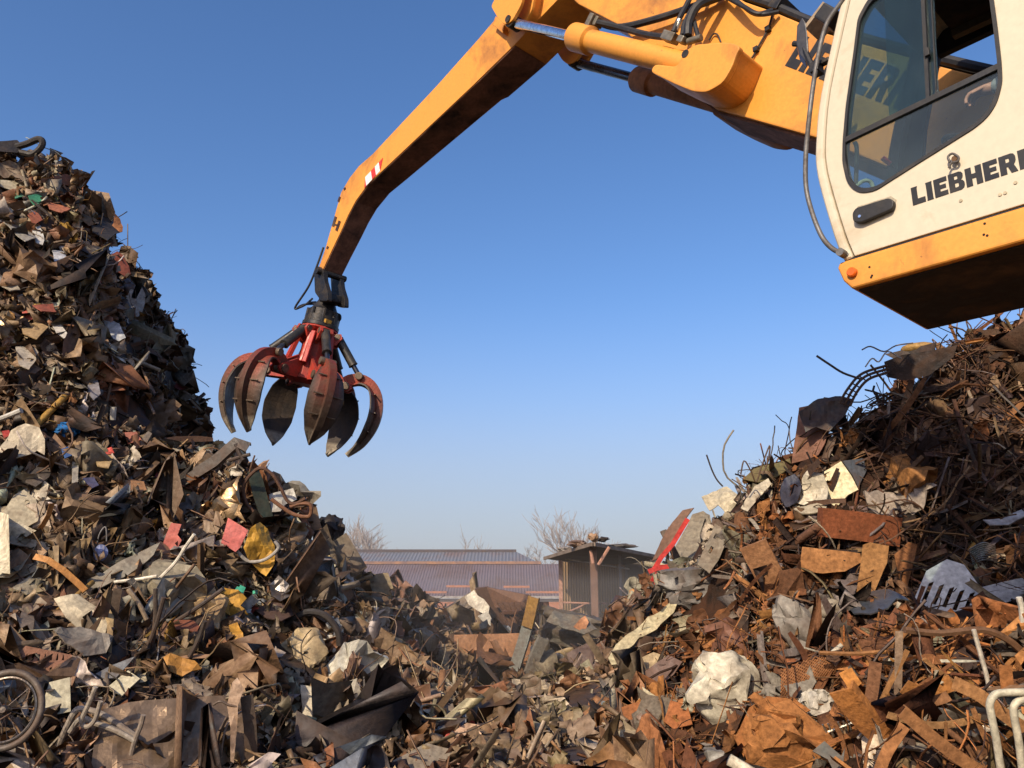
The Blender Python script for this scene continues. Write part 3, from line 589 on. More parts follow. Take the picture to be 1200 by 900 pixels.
gh([(379, 290, -.35), (372, 310, -.4), (362, 335, -.4), (346, 360, -.3), (352, 360, -.3), (362, 355, -.2), (370, 354, 0)])
gh([(366, 350, -.2), (358, 357, -.35), (349, 361, -.35), (356, 357, -.2), (372, 356, -.1)])
gh([(380, 372, -.25), (389, 368, -.4), (398, 369, -.45), (398, 375, -.45), (390, 374, -.4), (384, 371, -.25)])
gh([(386, 373, -.25), (394, 378, -.4), (395, 384, -.4), (390, 388, -.25)])
gh([(376, 322, -.05), (377, 335, -.02), (376, 352, -.05)], .014); gh([(381, 322, -.05), (379, 335, 0), (378, 352, -.05)], .014)
# ================================================================== ground and heaps
# spot heights of the yard, listed along sight lines of the photograph: (px, py, depth)
RIDGE = [(-260, 60, 12), (-120, 110, 11.8), (0, 192, 11.5), (50, 212, 11.5), (100, 256, 12.6), (150, 281, 14.4), (182, 356, 15.6), (208, 444, 15.8), (238, 522, 15.2),
         (268, 555, 10.4), (300, 575, 9.8), (350, 612, 9.8), (395, 655, 10.6), (425, 678, 13), (455, 692, 15), (485, 714, 19), (520, 722, 22), (560, 722, 24), (600, 735, 22), (640, 745, 19),
         (690, 752, 15), (740, 744, 12.5), (768, 708, 10.8), (790, 664, 10), (830, 620, 9.4), (880, 585, 9.3), (935, 572, 9.3), (990, 522, 9.4), (1060, 462, 9.5), (1130, 404, 9.6), (1200, 368, 9.7), (1320, 320, 10), (1450, 330, 10)]
FACE = [(0, 300, 10.4), (60, 280, 10.8), (100, 330, 10.9), (150, 360, 13.4), (0, 420, 9.4), (90, 430, 9.7), (125, 430, 10.2), (170, 430, 13.4), (200, 480, 14.2), (165, 520, 11.2), (215, 540, 13), (0, 520, 8.5), (100, 540, 8.7), (190, 566, 9.7), (-160, 450, 9.5), (-160, 700, 7.4),
        (0, 620, 7.8), (100, 630, 8.1), (200, 640, 8.5), (290, 650, 8.9), (350, 680, 9.2), (0, 740, 6.9), (150, 750, 7.1), (280, 760, 7.5), (380, 770, 8.2), (440, 760, 10), (470, 745, 13),
        (0, 900, 5.7), (200, 900, 5.9), (400, 900, 6.1), (600, 900, 6.2), (800, 900, 6.1), (330, 830, 6.7), (480, 830, 7.6), (550, 852, 9.6), (570, 824, 12.2), (575, 770, 16), (540, 748, 18.5), (640, 830, 10.0), (640, 866, 7.4), (700, 800, 10.8), (640, 775, 13.5), (720, 830, 8),
        (1200, 470, 8.7), (1100, 470, 8.9), (1200, 580, 7.8), (1080, 580, 8.2), (1000, 580, 8.6), (1000, 660, 7.9), (920, 660, 8.2), (850, 660, 8.8), (800, 700, 9), (1200, 700, 6.8), (1080, 700, 7.0), (960, 740, 7.2), (880, 740, 7.6),
        (800, 770, 8.3), (1200, 800, 5.7), (1050, 800, 6.0), (930, 820, 6.5), (830, 840, 6.8), (1200, 900, 4.9), (1000, 900, 5.3), (1330, 600, 7.5), (1330, 800, 5.4)]
ctrl = [at(*p) for p in RIDGE + FACE]
for k, (x, y, t) in enumerate(RIDGE):
    p = at(x, y, t); out_ = np.array([p[0], p[1]]) / np.hypot(p[0], p[1])
    for dd, dz in ((1.2, .55), (3.2, .30), (6.5, .06)):
        ctrl.append(np.array([p[0] + out_[0] * dd, p[1] + out_[1] * dd, max(.1, .1 + (p[2] - .1) * dz)]))
for x, y, z in [(-9, 4, .5), (-5, 3.6, .3), (-2, 3.2, .1), (0, 3.6, .1), (2, 3.2, .1), (4.2, 3.0, .2), (5.6, 3.2, .6), (8, 4, 1.2), (-14, 6, 1), (-16, 14, 5), (12, 8, 4), (13, 14, 1), (0, 34, .1), (-14, 30, .1), (14, 30, .1), (0, 1, 0), (-6, 1, 0), (6, 1, 0), (12, 1, 0), (-14, 1, 0)]:
    ctrl.append(np.array([x, y, z]))
ctrl = np.array(ctrl)
def rbf_fit(C, lam=.02):
    d = np.linalg.norm(C[:, None, :2] - C[None, :, :2], axis=2); n = len(C)
    A = np.zeros((n + 3, n + 3)); A[:n, :n] = -d + np.eye(n) * -lam * 0 + np.eye(n) * lam; A[:n, n] = A[n, :n] = 1; A[:n, n + 1:] = C[:, :2]; A[n + 1:, :n] = C[:, :2].T
    return np.linalg.solve(A, np.r_[C[:, 2], 0, 0, 0])
wts = rbf_fit(ctrl)
GX0, GX1, GY0, GY1, GS = -17.0, 15.0, 1.0, 34.0, .1
gx = np.arange(GX0, GX1 + 1e-6, GS); gy = np.arange(GY0, GY1 + 1e-6, GS)
XX, YY = np.meshgrid(gx, gy)
HH = np.full(XX.shape, wts[-3]) + wts[-2] * XX + wts[-1] * YY
for (cx, cy, _), w_ in zip(ctrl, wts): HH -= w_ * np.hypot(XX - cx, YY - cy)
def fnoise(x, y, s, seed, octv=3):     # value noise
    out_ = np.zeros_like(x); a_ = 1
    for o_ in range(octv):
        r_ = np.random.default_rng(seed + o_); g = r_.random((257, 257)); u, v = x * s * 2 ** o_ + 40, y * s * 2 ** o_ + 40
        i, j = np.floor(u).astype(int), np.floor(v).astype(int); fu, fv = u - i, v - j; fu = fu * fu * (3 - 2 * fu); fv = fv * fv * (3 - 2 * fv); i %= 256; j %= 256
        out_ += a_ * ((g[j, i] * (1 - fu) + g[j, i + 1] * fu) * (1 - fv) + (g[j + 1, i] * (1 - fu) + g[j + 1, i + 1] * fu) * fv - .5); a_ *= .5
    return out_
HH = np.maximum(HH, .02)
_q = np.clip((np.abs(XX + .6) - 1.6) / 2, .3, 1); HH = HH + np.clip(HH, 0, 1) * _q * (fnoise(XX, YY, .8, 5) * .62 + fnoise(XX, YY, 3.0, 25, 2) * .30) - .06
edge = np.minimum.reduce([XX - GX0, GX1 - XX, YY - GY0, GY1 - YY]); HH = np.where(edge < .5, -.15, HH)
def hgt(x, y):
    u = np.clip((x - GX0) / GS, 0, len(gx) - 1.001); v = np.clip((y - GY0) / GS, 0, len(gy) - 1.001); i, j = u.astype(int), v.astype(int); fu, fv = u - i, v - j
    return (HH[j, i] * (1 - fu) + HH[j, i + 1] * fu) * (1 - fv) + (HH[j + 1, i] * (1 - fu) + HH[j + 1, i + 1] * fu) * fv
def nrm_at(x, y, e=.25):
    n = np.stack([hgt(x - e, y) - hgt(x + e, y), hgt(x, y - e) - hgt(x, y + e), np.full_like(x, 2 * e)], -1)
    return n / np.linalg.norm(n, axis=-1, keepdims=True)
TS = np.linspace(3.2, 33, 600)
def pick(px, py):                      # first point of the heaps along a sight line
    d = ray(px, py); P = EYEP + TS[:, None] * d; below = P[:, 2] < hgt(P[:, 0], P[:, 1])
    ok = np.flatnonzero(below)
    t = TS[ok[0]] if len(ok) else None
    return t
def visible(P, tol=.25):
    vis = np.ones(len(P), bool)
    for s in np.linspace(.35, .985, 48):
        q = EYEP + (P - EYEP) * s; vis &= q[:, 2] > hgt(q[:, 0], q[:, 1]) - tol
    return vis

# terrain sheets
M_EARTH = mat('yard_earth', (.16, .11, .07), .95, 0, (.09, .06, .04), .5, .15, .4, 3, var=.4, spec=.1)
big = 3000; gv = []; 
xs = np.r_[-big, -400, -80, np.linspace(-30, 30, 13), 80, 400, big]; ys = np.r_[-600, -60, np.linspace(-10, 60, 15), 130, 400, big]
GXm, GYm = np.meshgrid(xs, ys); gv = np.c_[GXm.ravel(), GYm.ravel(), np.full(GXm.size, -.02)]; nx_ = len(xs)
gf = [(j * nx_ + i, j * nx_ + i + 1, (j + 1) * nx_ + i + 1, (j + 1) * nx_ + i) for j in range(len(ys) - 1) for i in range(nx_ - 1)]
tag(MB().add(gv, gf).build('ground', M_EARTH, loc=(0, 0, 0), fix=False), kind='structure')

# ------------------------------------------------------------------ scrap shapes (templates)
def rodr(P, o, a, th):
    a = a / np.linalg.norm(a); q = P - o; c, s = np.cos(th)[:, None], np.sin(th)[:, None]
    return o + q * c + np.cross(a, q) * s + a * (q @ a)[:, None] * (1 - c)
def tsheet(g, nx, ny, asp=1., folds=3, ang=1.1, rag=.12, nz=.04, curl=0.):
    X, Y = np.meshgrid(np.linspace(-.5, .5, nx + 1), np.linspace(-.5, .5, ny + 1)); P = np.c_[X.ravel(), Y.ravel() * asp, 0 * X.ravel()]
    P[:, :2] += g.normal(0, .12 / max(nx, ny), (len(P), 2))
    b = (np.abs(X.ravel()) > .49) | (np.abs(Y.ravel()) > .49); P[b, :2] *= 1 + g.uniform(-rag * 2, rag * .4, (b.sum(), 1))
    Q = P.copy()
    if curl:
        r_ = 1 / curl; Q = np.c_[r_ * np.sin(P[:, 0] * curl), P[:, 1], r_ * (1 - np.cos(P[:, 0] * curl))]
    for _ in range(folds):
        th = g.uniform(0, math.pi); d = np.array([math.cos(th), math.sin(th), 0]); nn = np.array([-d[1], d[0], 0]); o = np.r_[g.uniform(-.3, .3, 2) * [1, asp], 0]
        s = (P - o) @ nn; a_ = g.uniform(-ang, ang); w_ = .03
        k = np.clip(s / w_, 0, 1); oo = o.copy()
        Q = rodr(Q, oo, d, a_ * k) if False else np.where((s > 0)[:, None], rodr(Q, oo, d, np.full(len(Q), a_)), Q)
    Q += g.normal(0, nz / max(nx, ny), Q.shape) * 2
    f = []
    for j in range(ny):
        for i in range(nx):
            a_, b_, c_, d_ = j * (nx + 1) + i, j * (nx + 1) + i + 1, (j + 1) * (nx + 1) + i + 1, (j + 1) * (nx + 1) + i
            f += [(a_, b_, c_), (a_, c_, d_)] if g.random() < .5 else [(a_, b_, d_), (b_, c_, d_)]
    return Q - Q.mean(0), np.array(f)
def tri(f):
    o = []
    for q in f: o += [(q[0], q[i], q[i + 1]) for i in range(1, len(q) - 1)]
    return np.array(o)
def walk(g, n, kink=.25, smooth=.6, grav=0):
    d = np.array([1., 0, 0]); v = np.zeros(3); P = [np.zeros(3)]
    for _ in range(n):
        v = v * smooth + g.normal(0, kink, 3) * (1 - smooth * .5); d = d + v * .5; d[2] -= grav; d /= np.linalg.norm(d); P.append(P[-1] + d / n)
    return np.array(P) - np.mean(P, 0)
def tstrip(g, n=8, wid=.09, prof='flat', kink=.12):
    P = walk(g, n, kink, .5); T = np.gradient(P, axis=0); T /= np.linalg.norm(T, axis=1)[:, None]; tw = np.cumsum(g.normal(0, .12, n + 1)); a = np.array([0, 0, 1.]); v = []
    for i in range(n + 1):
        U = np.cross(T[i], a); U /= np.linalg.norm(U) + 1e-9; V = np.cross(U, T[i]); c, s = math.cos(tw[i]), math.sin(tw[i]); u_, v_ = U * c + V * s, V * c - U * s
        pts = {'flat': [-u_, u_], 'ell': [-u_ * 1.0 + v_ * 1.0, -u_ * 1.0, u_ * .9], 'chan': [-u_ * .8 + v_ * .8, -u_ * .8, u_ * .8, u_ * .8 + v_ * .8]}[prof]
        e_ = .6 if i in (0, n) else 1.0
        v += [P[i] + p * wid * .5 * (e_ if prof == 'flat' else 1) for p in pts]
    m = {'flat': 2, 'ell': 3, 'chan': 4}[prof]; f = []
    for i in range(n):
        for k in range(m - 1): f.append((i * m + k, i * m + k + 1, i * m + m + k + 1, i * m + m + k))
    return np.array(v), tri(f)
def trod(g, n=9, r=.012, kink=.15, sides=4):
    P = walk(g, n, kink, .7); v, f = tube_vf(P, r, sides); return v, tri(f)
def tbox(g, n=3, dims=(1, .7, .6), crush=.16):
    b = bmesh.new(); bmesh.ops.create_cube(b, size=1); bmesh.ops.subdivide_edges(b, edges=b.edges[:], cuts=n - 1, use_grid_fill=True); bmesh.ops.triangulate(b, faces=b.faces[:])
    P = np.array([v.co for v in b.verts]); f = np.array([[v.index for v in q.verts] for q in b.faces]); b.free()
    P = P * dims; off = g.random(3) * 100
    P += np.array([[mnoise.noise(Vector(p * 2.2 + off + k * 17)) for k in range(3)] for p in P]) * crush + g.normal(0, crush * .12, P.shape)
    return P, f
def tlump(g, crush=.35):
    b = bmesh.new(); bmesh.ops.create_icosphere(b, subdivisions=2, radius=.5); P = np.array([v.co for v in b.verts]); f = np.array([[v.index for v in q.verts] for q in b.faces]); b.free()
    off = g.random(3) * 100; P *= g.uniform(.6, 1.1, 3)
    P *= 1 + crush * np.array([[abs(mnoise.noise(Vector(p * 3 + off))) * 2 - .5] for p in P]); return P + g.normal(0, .02, P.shape), f
def thoop(g, n=14, r=.02, arcf=1.0):
    th = np.linspace(0, 2 * math.pi * arcf, n); P = np.c_[np.cos(th), np.sin(th) * g.uniform(.6, 1), g.normal(0, .05, n)] * .4; v, f = tube_vf(P, r, 4); return v, tri(f)
tg = np.random.default_rng(3)
T_SMALL = [tsheet(tg, tg.integers(3, 6), tg.integers(2, 5), tg.uniform(.3, .9), tg.integers(2, 5), 1.4, .07, .12, tg.choice([0, 0, 1.5])) for _ in range(70)]
T_MED = [tsheet(tg, 8, 6, tg.uniform(.4, .9), tg.integers(4, 9), 1.1, .06, .2, tg.uniform(0, 1.5)) for _ in range(34)]
T_CRUM = [tsheet(tg, 8, 7, tg.uniform(.7, 1), tg.integers(8, 14), 2.3, .05, .3) for _ in range(24)]
T_PROF = [tstrip(tg, int(tg.integers(3, 7)), tg.uniform(.05, .12), ['chan', 'ell', 'flat'][tg.integers(0, 3)], tg.choice([.01, .02, .15])) for _ in range(24)]
T_PIPE = [trod(tg, 5, tg.uniform(.02, .05), tg.choice([.01, .02, .15]), 7) for _ in range(12)]
T_CURL = [tsheet(tg, 6, 2, tg.uniform(.3, .8), 1, .8, .12, .05, tg.uniform(1.5, 4.5)) for _ in range(16)]
T_STRIP = [tstrip(tg, int(tg.integers(4, 8)), tg.uniform(.03, .12), ['flat', 'flat', 'ell'][tg.integers(0, 3)], tg.choice([.015, .03, .08, .25])) for _ in range(36)]
T_ROD = [trod(tg, 7, tg.uniform(.004, .014), tg.choice([.01, .03, .1, .35]), 3) for _ in range(40)]
T_WIRE = [trod(tg, 16, tg.uniform(.004, .008), tg.uniform(.4, .9), 3) for _ in range(24)]
T_BOX = [tbox(tg, 2, (1, tg.uniform(.4, .9), tg.uniform(.25, .7)), .3) for _ in range(16)]
T_LUMP = [tlump(tg) for _ in range(8)]
T_HOOP = [thoop(tg, 10, tg.uniform(.012, .03), tg.uniform(.5, 1)) for _ in range(8)]

def rand_rot(n, nrm, tilt, g):         # frames whose z leans around the surface normal
    z = nrm + g.normal(0, tilt, (n, 3)); z /= np.linalg.norm(z, axis=1)[:, None]; a = g.normal(0, 1, (n, 3)); x = a - z * (a * z).sum(1)[:, None]; x /= np.linalg.norm(x, axis=1)[:, None]
    return np.stack([x, np.cross(z, x), z], 1)     # rows are axes
PAL = {
 'left': [((.28, .185, .10), .25), ((.15, .092, .052), .24), ((.235, .19, .13), .19), ((.035, .03, .027), .16), ((.21, .09, .04), .07), ((.50, .45, .36), .085), ((.34, .05, .035), .009), ((.40, .23, .05), .009), ((.20, .22, .23), .03), ((.05, .12, .24), .002), ((.05, .15, .10), .002)],
 'centre': [((.30, .205, .115), .27), ((.16, .10, .06), .26), ((.255, .205, .14), .18), ((.035, .03, .027), .08), ((.25, .12, .055), .12), ((.50, .42, .30), .08), ((.36, .05, .035), .008), ((.20, .22, .24), .03)],
 'right': [((.30, .125, .045), .24), ((.15, .068, .032), .28), ((.40, .175, .055), .09), ((.045, .034, .028), .16), ((.20, .17, .14), .10), ((.45, .40, .30), .035), ((.24, .16, .09), .05)],
}
PAL['righttop'] = [((.135, .075, .042), .28), ((.075, .045, .03), .24), ((.20, .11, .055), .16), ((.03, .024, .02), .18), ((.24, .17, .10), .08), ((.16, .14, .12), .05), ((.36, .31, .22), .015)]  # dark wire tangle colours, also standing in for the heap's shade
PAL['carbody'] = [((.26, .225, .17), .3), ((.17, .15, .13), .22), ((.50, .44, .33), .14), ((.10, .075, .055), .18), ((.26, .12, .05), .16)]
def colours(n, key, g):
    c, w_ = zip(*PAL[key]); w_ = np.array(w_) / sum(w_); k = g.choice(len(c), n, p=w_); C = np.array(c)[k] * np.exp(g.normal(0, .22, (n, 1))) * (1 + g.normal(0, .05, (n, 3)))
    return np.clip(C, .008, .75), k
def side_of(px, py, X, Y):             # which heap a spot belongs to
    return np.where(px < 430, 0, np.where((px > 760) | ((px > 700) & (py < 720)), 2, 1))
# candidate spots all over the visible faces of the heaps
cellz = np.stack([XX, YY, HH], -1); gnx = np.gradient(HH, GS, axis=1); gny = np.gradient(HH, GS, axis=0); area = np.sqrt(1 + gnx ** 2 + gny ** 2) * GS * GS
pxg, pyg, tg_ = proj(cellz)
wt = area / np.maximum(tg_, 4) ** 1.25; wt[(tg_ < 3) | (pxg < -220) | (pxg > 1700) | (pyg > 1000) | (HH < .1)] = 0
wt = wt.ravel() / wt.sum()
def spots(n, g, tol=.3):
    out_ = []
    while sum(map(len, out_)) < n:
        k = g.choice(wt.size, n, p=wt); P = np.stack([XX.ravel()[k], YY.ravel()[k]], -1) + g.uniform(-.5, .5, (n, 2)) * GS
        P = np.c_[P, hgt(P[:, 0], P[:, 1])]; out_.append(P[visible(P, tol)])
    P = np.concatenate(out_)[:n]; px, py, t = proj(P); return P, nrm_at(P[:, 0], P[:, 1]), px, py, t
class Bulk:
    def __init__(s): s.v = []; s.f = []; s.c = []; s.n = 0
    def add(s, V, Fc, C):
        s.v.append(V.reshape(-1, 3)); s.f.append(Fc + s.n); s.c.append(C); s.n += len(s.v[-1])
    def build(s, name, m, label, cat):
        V = np.concatenate(s.v).astype(np.float32); Fc = np.concatenate(s.f).astype(np.int32); C = np.concatenate(s.c).astype(np.float32); me = bpy.data.meshes.new(name)
        me.vertices.add(len(V)); me.vertices.foreach_set('co', V.ravel()); me.loops.add(Fc.size); me.loops.foreach_set('vertex_index', Fc.ravel()); me.polygons.add(len(Fc))
        me.polygons.foreach_set('loop_start', np.arange(0, Fc.size, 3, dtype=np.int32)); me.update(calc_edges=True)
        a_ = me.color_attributes.new('Col', 'FLOAT_COLOR', 'POINT'); a_.data.foreach_set('color', C.ravel()); me.materials.append(m); me.validate()
        o = bpy.data.objects.new(name, me); COL.objects.link(o); return tag(o, label, cat, kind='stuff')
bulk = {k: Bulk() for k in range(3)}; KEY = ['left', 'centre', 'right']
# the packed core under the loose pieces: one sheet per heap
cs_ = side_of(pxg, pyg, XX, YY); cs_[tg_ < 1] = 0; cs_ = np.where(XX < -2.2, 0, np.where((XX > 1.2) & (YY < 13), 2, np.where(XX > 4, 2, 1)))
nyg, nxg = XX.shape; idx = np.arange(nyg * nxg).reshape(nyg, nxg)
quad = np.stack([idx[:-1, :-1], idx[:-1, 1:], idx[1:, 1:], idx[1:, :-1]], -1).reshape(-1, 4); qk = cs_[:-1, :-1].ravel(); keep = (HH[:-1, :-1].ravel() > -.1)
corec = [(.025, .018, .013), (.05, .035, .024), (.022, .013, .008)]  # near black: deep shade of the gaps put into the core colour
for k in range(3):
    q = quad[(qk == k) & keep]; u, inv = np.unique(q, return_inverse=True); q = inv.reshape(-1, 4); V = cellz.reshape(-1, 3)[u]
    nz_ = rng.uniform(.5, 1.5, (len(V), 1)); C = np.c_[np.tile(corec[k], (len(V), 1)) * nz_, np.full(len(V), .8)]
    bulk[k].add(V, np.concatenate([q[:, [0, 1, 2]], q[:, [0, 2, 3]]]), C)
def scatter(n, lib, med, sig, lo, hi, tilt, offr, which=None, dens=None, seed=0, far=1.25, cmul=1.0, mat_split=None):
    g = np.random.default_rng(100 + seed); P, nr, px, py, t = spots(n, g); k = side_of(px, py, P[:, 0], P[:, 1])
    s = np.clip(np.exp(g.normal(math.log(med), sig, n)), lo, hi) * np.where(t > 12, far, 1.0) * np.where(t > 18, 1.25, 1)
    keep_ = ~covered(px, py, t, g)
    if dens is not None: keep_ = g.random(n) < dens(px, py, k)
    Rm = rand_rot(n, nr, tilt, g); pos = P + nr * g.uniform(*offr, (n, 1)) ; ti = g.integers(0, len(lib), n)
    for kk in range(3):
        C_, _ = colours(n, KEY[kk], g)
        loud = (s > .28) & ((C_[:, 0] > 4.2 * C_[:, 1]) | (C_[:, 2] > 1.25 * C_[:, 0])) & (kk < 2); C_ = np.where(loud[:, None], np.array([.15, .10, .065]), C_)
        if kk == 0: C_ = np.where(((px > 125) & (py > 250) & (py < 560) & (t > 10.5))[:, None], C_ * .6, C_)  # flank pieces darkened, its shade put into their colours
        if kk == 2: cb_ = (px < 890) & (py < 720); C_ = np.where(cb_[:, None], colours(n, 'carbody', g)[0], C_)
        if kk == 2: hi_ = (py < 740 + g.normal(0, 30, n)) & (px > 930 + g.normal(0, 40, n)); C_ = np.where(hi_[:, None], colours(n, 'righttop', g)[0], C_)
        for j, (tv, tf) in enumerate(lib):
            m = np.flatnonzero(keep_ & (k == kk) & (ti == j))
            if not len(m): continue
            V = np.einsum('vi,nij->nvj', tv, Rm[m]) * s[m, None, None] + pos[m, None, :]
            qx, qy, qt = proj(V.reshape(-1, 3)); ov = covered(qx, qy, qt, g, .02, 2.6, 1.0).reshape(len(m), -1).mean(1); kp = (ov < .14) | (g.random(len(m)) < .06); m = m[kp]; V = V[kp]
            if not len(m): continue
            Fc = (tf[None] + (np.arange(len(m)) * len(tv))[:, None, None]).reshape(-1, 3)
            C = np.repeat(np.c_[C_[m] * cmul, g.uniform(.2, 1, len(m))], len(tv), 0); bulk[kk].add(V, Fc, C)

HB = np.full((240, 320), 99.0)         # where single pieces lie, so that loose scrap is not piled on top of them
def note_piece(V):
    px, py, t = proj(V); i = np.round(px / 4).astype(int) + 10; j = np.round(py / 4).astype(int) + 7; ok = (i >= 1) & (i < 319) & (j >= 1) & (j < 239) & (t > 1)
    for di in (-1, 0, 1):
        for dj in (-1, 0, 1): np.minimum.at(HB, (j[ok] + dj, i[ok] + di), t[ok])
def covered(px, py, t, g, back=.3, front=2.6, p=.96):
    i = np.clip(np.round(px / 4).astype(int) + 10, 0, 319); j = np.clip(np.round(py / 4).astype(int) + 7, 0, 239); d = HB[j, i]
    return (t < d + back) & (t > d - front) & (g.random(len(t)) < p)
NOTE = [True]
# ================================================================== single pieces of scrap
def place_plane(px, py, off, yaw, pit, t=None):
    tp = pick(px, py); t = (min(t, tp - .15) if tp and tp > t - 1.2 else t) if t else (tp or 11.0)
    d = ray(px, py); p = EYEP + d * t; to = -d / np.linalg.norm(d); p = p + to * off
    h = np.array([to[0], to[1], 0]); h /= np.linalg.norm(h); rt = np.array([-h[1], h[0], 0])      # rt: to the viewer's right
    n = (h * math.cos(R(yaw)) + rt * math.sin(R(yaw))) * math.cos(R(pit)) + np.array([0, 0, 1]) * math.sin(R(pit))
    return p, n
def obj_from(V, Fc, name, m, label, cat, group=None, col=(.3, .25, .2), rust=.6, smooth=True, cols=None, parent=None):
    V = np.asarray(V, float); mb = MB()
    C = np.asarray(cols) if cols is not None else np.array([*col, rust])
    mb.add(V, Fc, C); o = mb.build(name, m, parent, smooth=smooth, fix=False); note_piece(V) if NOTE[0] and len(V) > 12 else None
    if parent is None: tag(o, label, cat, group); o['_w'] = [float(x) for x in V.mean(0)]
    return o
def plate(name, label, cat, poly, col, off=.12, yaw=0, pit=35, rust=.6, m=None, crum=.03, edge=.05, th=.012, curl=0, t=None, group=None, holes=None, parent=None, seed=0, fold=None, c0=None):
    c = np.mean(poly, 0) if c0 is None else c0; p0, n = place_plane(c[0], c[1], off, yaw, pit, t)
    u = np.cross([0, 0, 1], n); u /= np.linalg.norm(u); v = np.cross(n, u); b = bmesh.new()
    def on(px, py): d = ray(px, py); k = ((p0 - EYEP) @ n) / (d @ n); q = EYEP + d * k - p0; return (q @ u, q @ v, 0)
    es = []
    for lp in [poly] + (holes or []):
        vs = [b.verts.new(on(*q)) for q in lp]; es += [b.edges.new((vs[i], vs[(i + 1) % len(vs)])) for i in range(len(vs))]
    bmesh.ops.triangle_fill(b, edges=es, use_beauty=True, use_dissolve=False)
    for _ in range(6):
        lg = [e for e in b.edges if e.calc_length() > edge * 1.6]
        if not lg: break
        bmesh.ops.subdivide_edges(b, edges=lg, cuts=1); bmesh.ops.triangulate(b, faces=[f for f in b.faces if len(f.verts) > 3])
    bmesh.ops.beautify_fill(b, faces=b.faces[:], edges=b.edges[:])
    sz = max(max(v_.co.x for v_ in b.verts) - min(v_.co.x for v_ in b.verts), .1); o_ = Vector((seed * 3.1 + c[0], c[1], 7))
    gF = np.random.default_rng(int(abs(c[0] * 13 + c[1] * 7)) + seed); fd = [(gF.uniform(0, 3.14), gF.uniform(-.35, .35) * sz, gF.uniform(-1, 1)) for _ in range(5)]
    for v_ in b.verts:
        q = Vector(v_.co); z = crum / max(sz, .15) * .55 * sum(k_ * abs(q.x * math.cos(a_) + q.y * math.sin(a_) - o2) for a_, o2, k_ in fd) + crum * .8 * ((.5 - abs(mnoise.noise(q * 3.2 + o_))) * 1.4 + .8 * mnoise.noise(q * 1.3 + o_) + .35 * (.5 - abs(mnoise.noise(q * 9 + o_))))
        if curl: z += -curl * (q.x * q.x if abs(curl) < 50 else 0)
        if fold: a_, b_, k_ = fold; z += k_ * max(0, q.x * math.cos(R(a_)) + q.y * math.sin(R(a_)) - b_)
        v_.co.z += z
    b.verts.index_update(); V = np.array([v_.co for v_ in b.verts]); n0 = len(V); fs_ = [tuple(x.index for x in f.verts) for f in b.faces]; Fc = list(fs_)
    if th:
        be = {}
        for f in fs_:
            for i in range(len(f)):
                e_ = (f[i], f[(i + 1) % len(f)]); k_ = (min(e_), max(e_)); be[k_] = None if k_ in be else e_
        V = np.concatenate([V, V - np.array([0, 0, th])]); Fc = fs_ + [tuple(i + n0 for i in f[::-1]) for f in fs_] + [(e_[1], e_[0], e_[0] + n0, e_[1] + n0) for e_ in be.values() if e_]
    b.free()
    Wd = p0 + V[:, :1] * u + V[:, 1:2] * v + V[:, 2:] * n
    return obj_from(Wd, Fc, name, m or M_SCRAP, label, cat, group, col, rust, crum < .045, parent=parent)
def tpts(pts, off=.15, t=None):
    m_ = pts[len(pts) // 2]; tp = pick(m_[0], m_[1]); t = (min(t, tp + off - .05) if tp and tp > t - 1.2 else t) if t else (tp or 11)
    t -= off; return [at(q[0], q[1], t + (q[2] if len(q) > 2 else 0)) for q in pts]
def tubep(name, label, cat, pts, r, col, off=.15, t=None, rust=.5, m=None, n=6, sides=8, group=None, parent=None, flat=None, closed=False):
    P = smooth_path(tpts(pts, off, t), n) if n > 1 else np.array(tpts(pts, off, t))
    if closed: P = P[:-1]
    V, Fc = tube_vf(P, r, sides, closed=closed)
    return obj_from(V, Fc, name, m or M_SCRAP, label, cat, group, col, rust, True, parent=parent)
def bar(name, label, cat, pts, wd, col, off=.15, t=None, prof='chan', rust=.6, m=None, facing=0, group=None, dep=.6, n=1):
    P = np.array(tpts(pts, off, t)) if n == 1 else smooth_path(tpts(pts, off, t), n)
    T = np.gradient(P, axis=0); T /= np.linalg.norm(T, axis=1)[:, None]; v = []
    q = {'chan': [(-.5, -dep), (-.5, 0), (.5, 0), (.5, -dep), (.42, -dep), (.42, -.08), (-.42, -.08), (-.42, -dep)], 'flat': [(-.5, 0), (.5, 0), (.5, -.12), (-.5, -.12)], 'ell': [(-.5, 0), (.5, 0), (.5, -.1), (-.4, -.1), (-.4, -dep), (-.5, -dep)], 'box': [(-.5, 0), (.5, 0), (.5, -dep), (-.5, -dep)]}[prof]
    for i in range(len(P)):
        to = EYEP - P[i]; to /= np.linalg.norm(to); s = np.cross(T[i], to); s /= np.linalg.norm(s); nn = np.cross(s, T[i]); c_, s_ = math.cos(R(facing)), math.sin(R(facing)); a_, b_ = s * c_ + nn * s_, nn * c_ - s * s_
        v += [P[i] + (a_ * x + b_ * y) * wd for x, y in q]
    k = len(q); f = [(i * k + j, i * k + (j + 1) % k, i * k + k + (j + 1) % k, i * k + k + j) for i in range(len(P) - 1) for j in range(k)] + [tuple(range(k))[::-1], tuple((len(P) - 1) * k + j for j in range(k))]
    return obj_from(v, f, name, m or M_SCRAP, label, cat, group, col, rust, False)
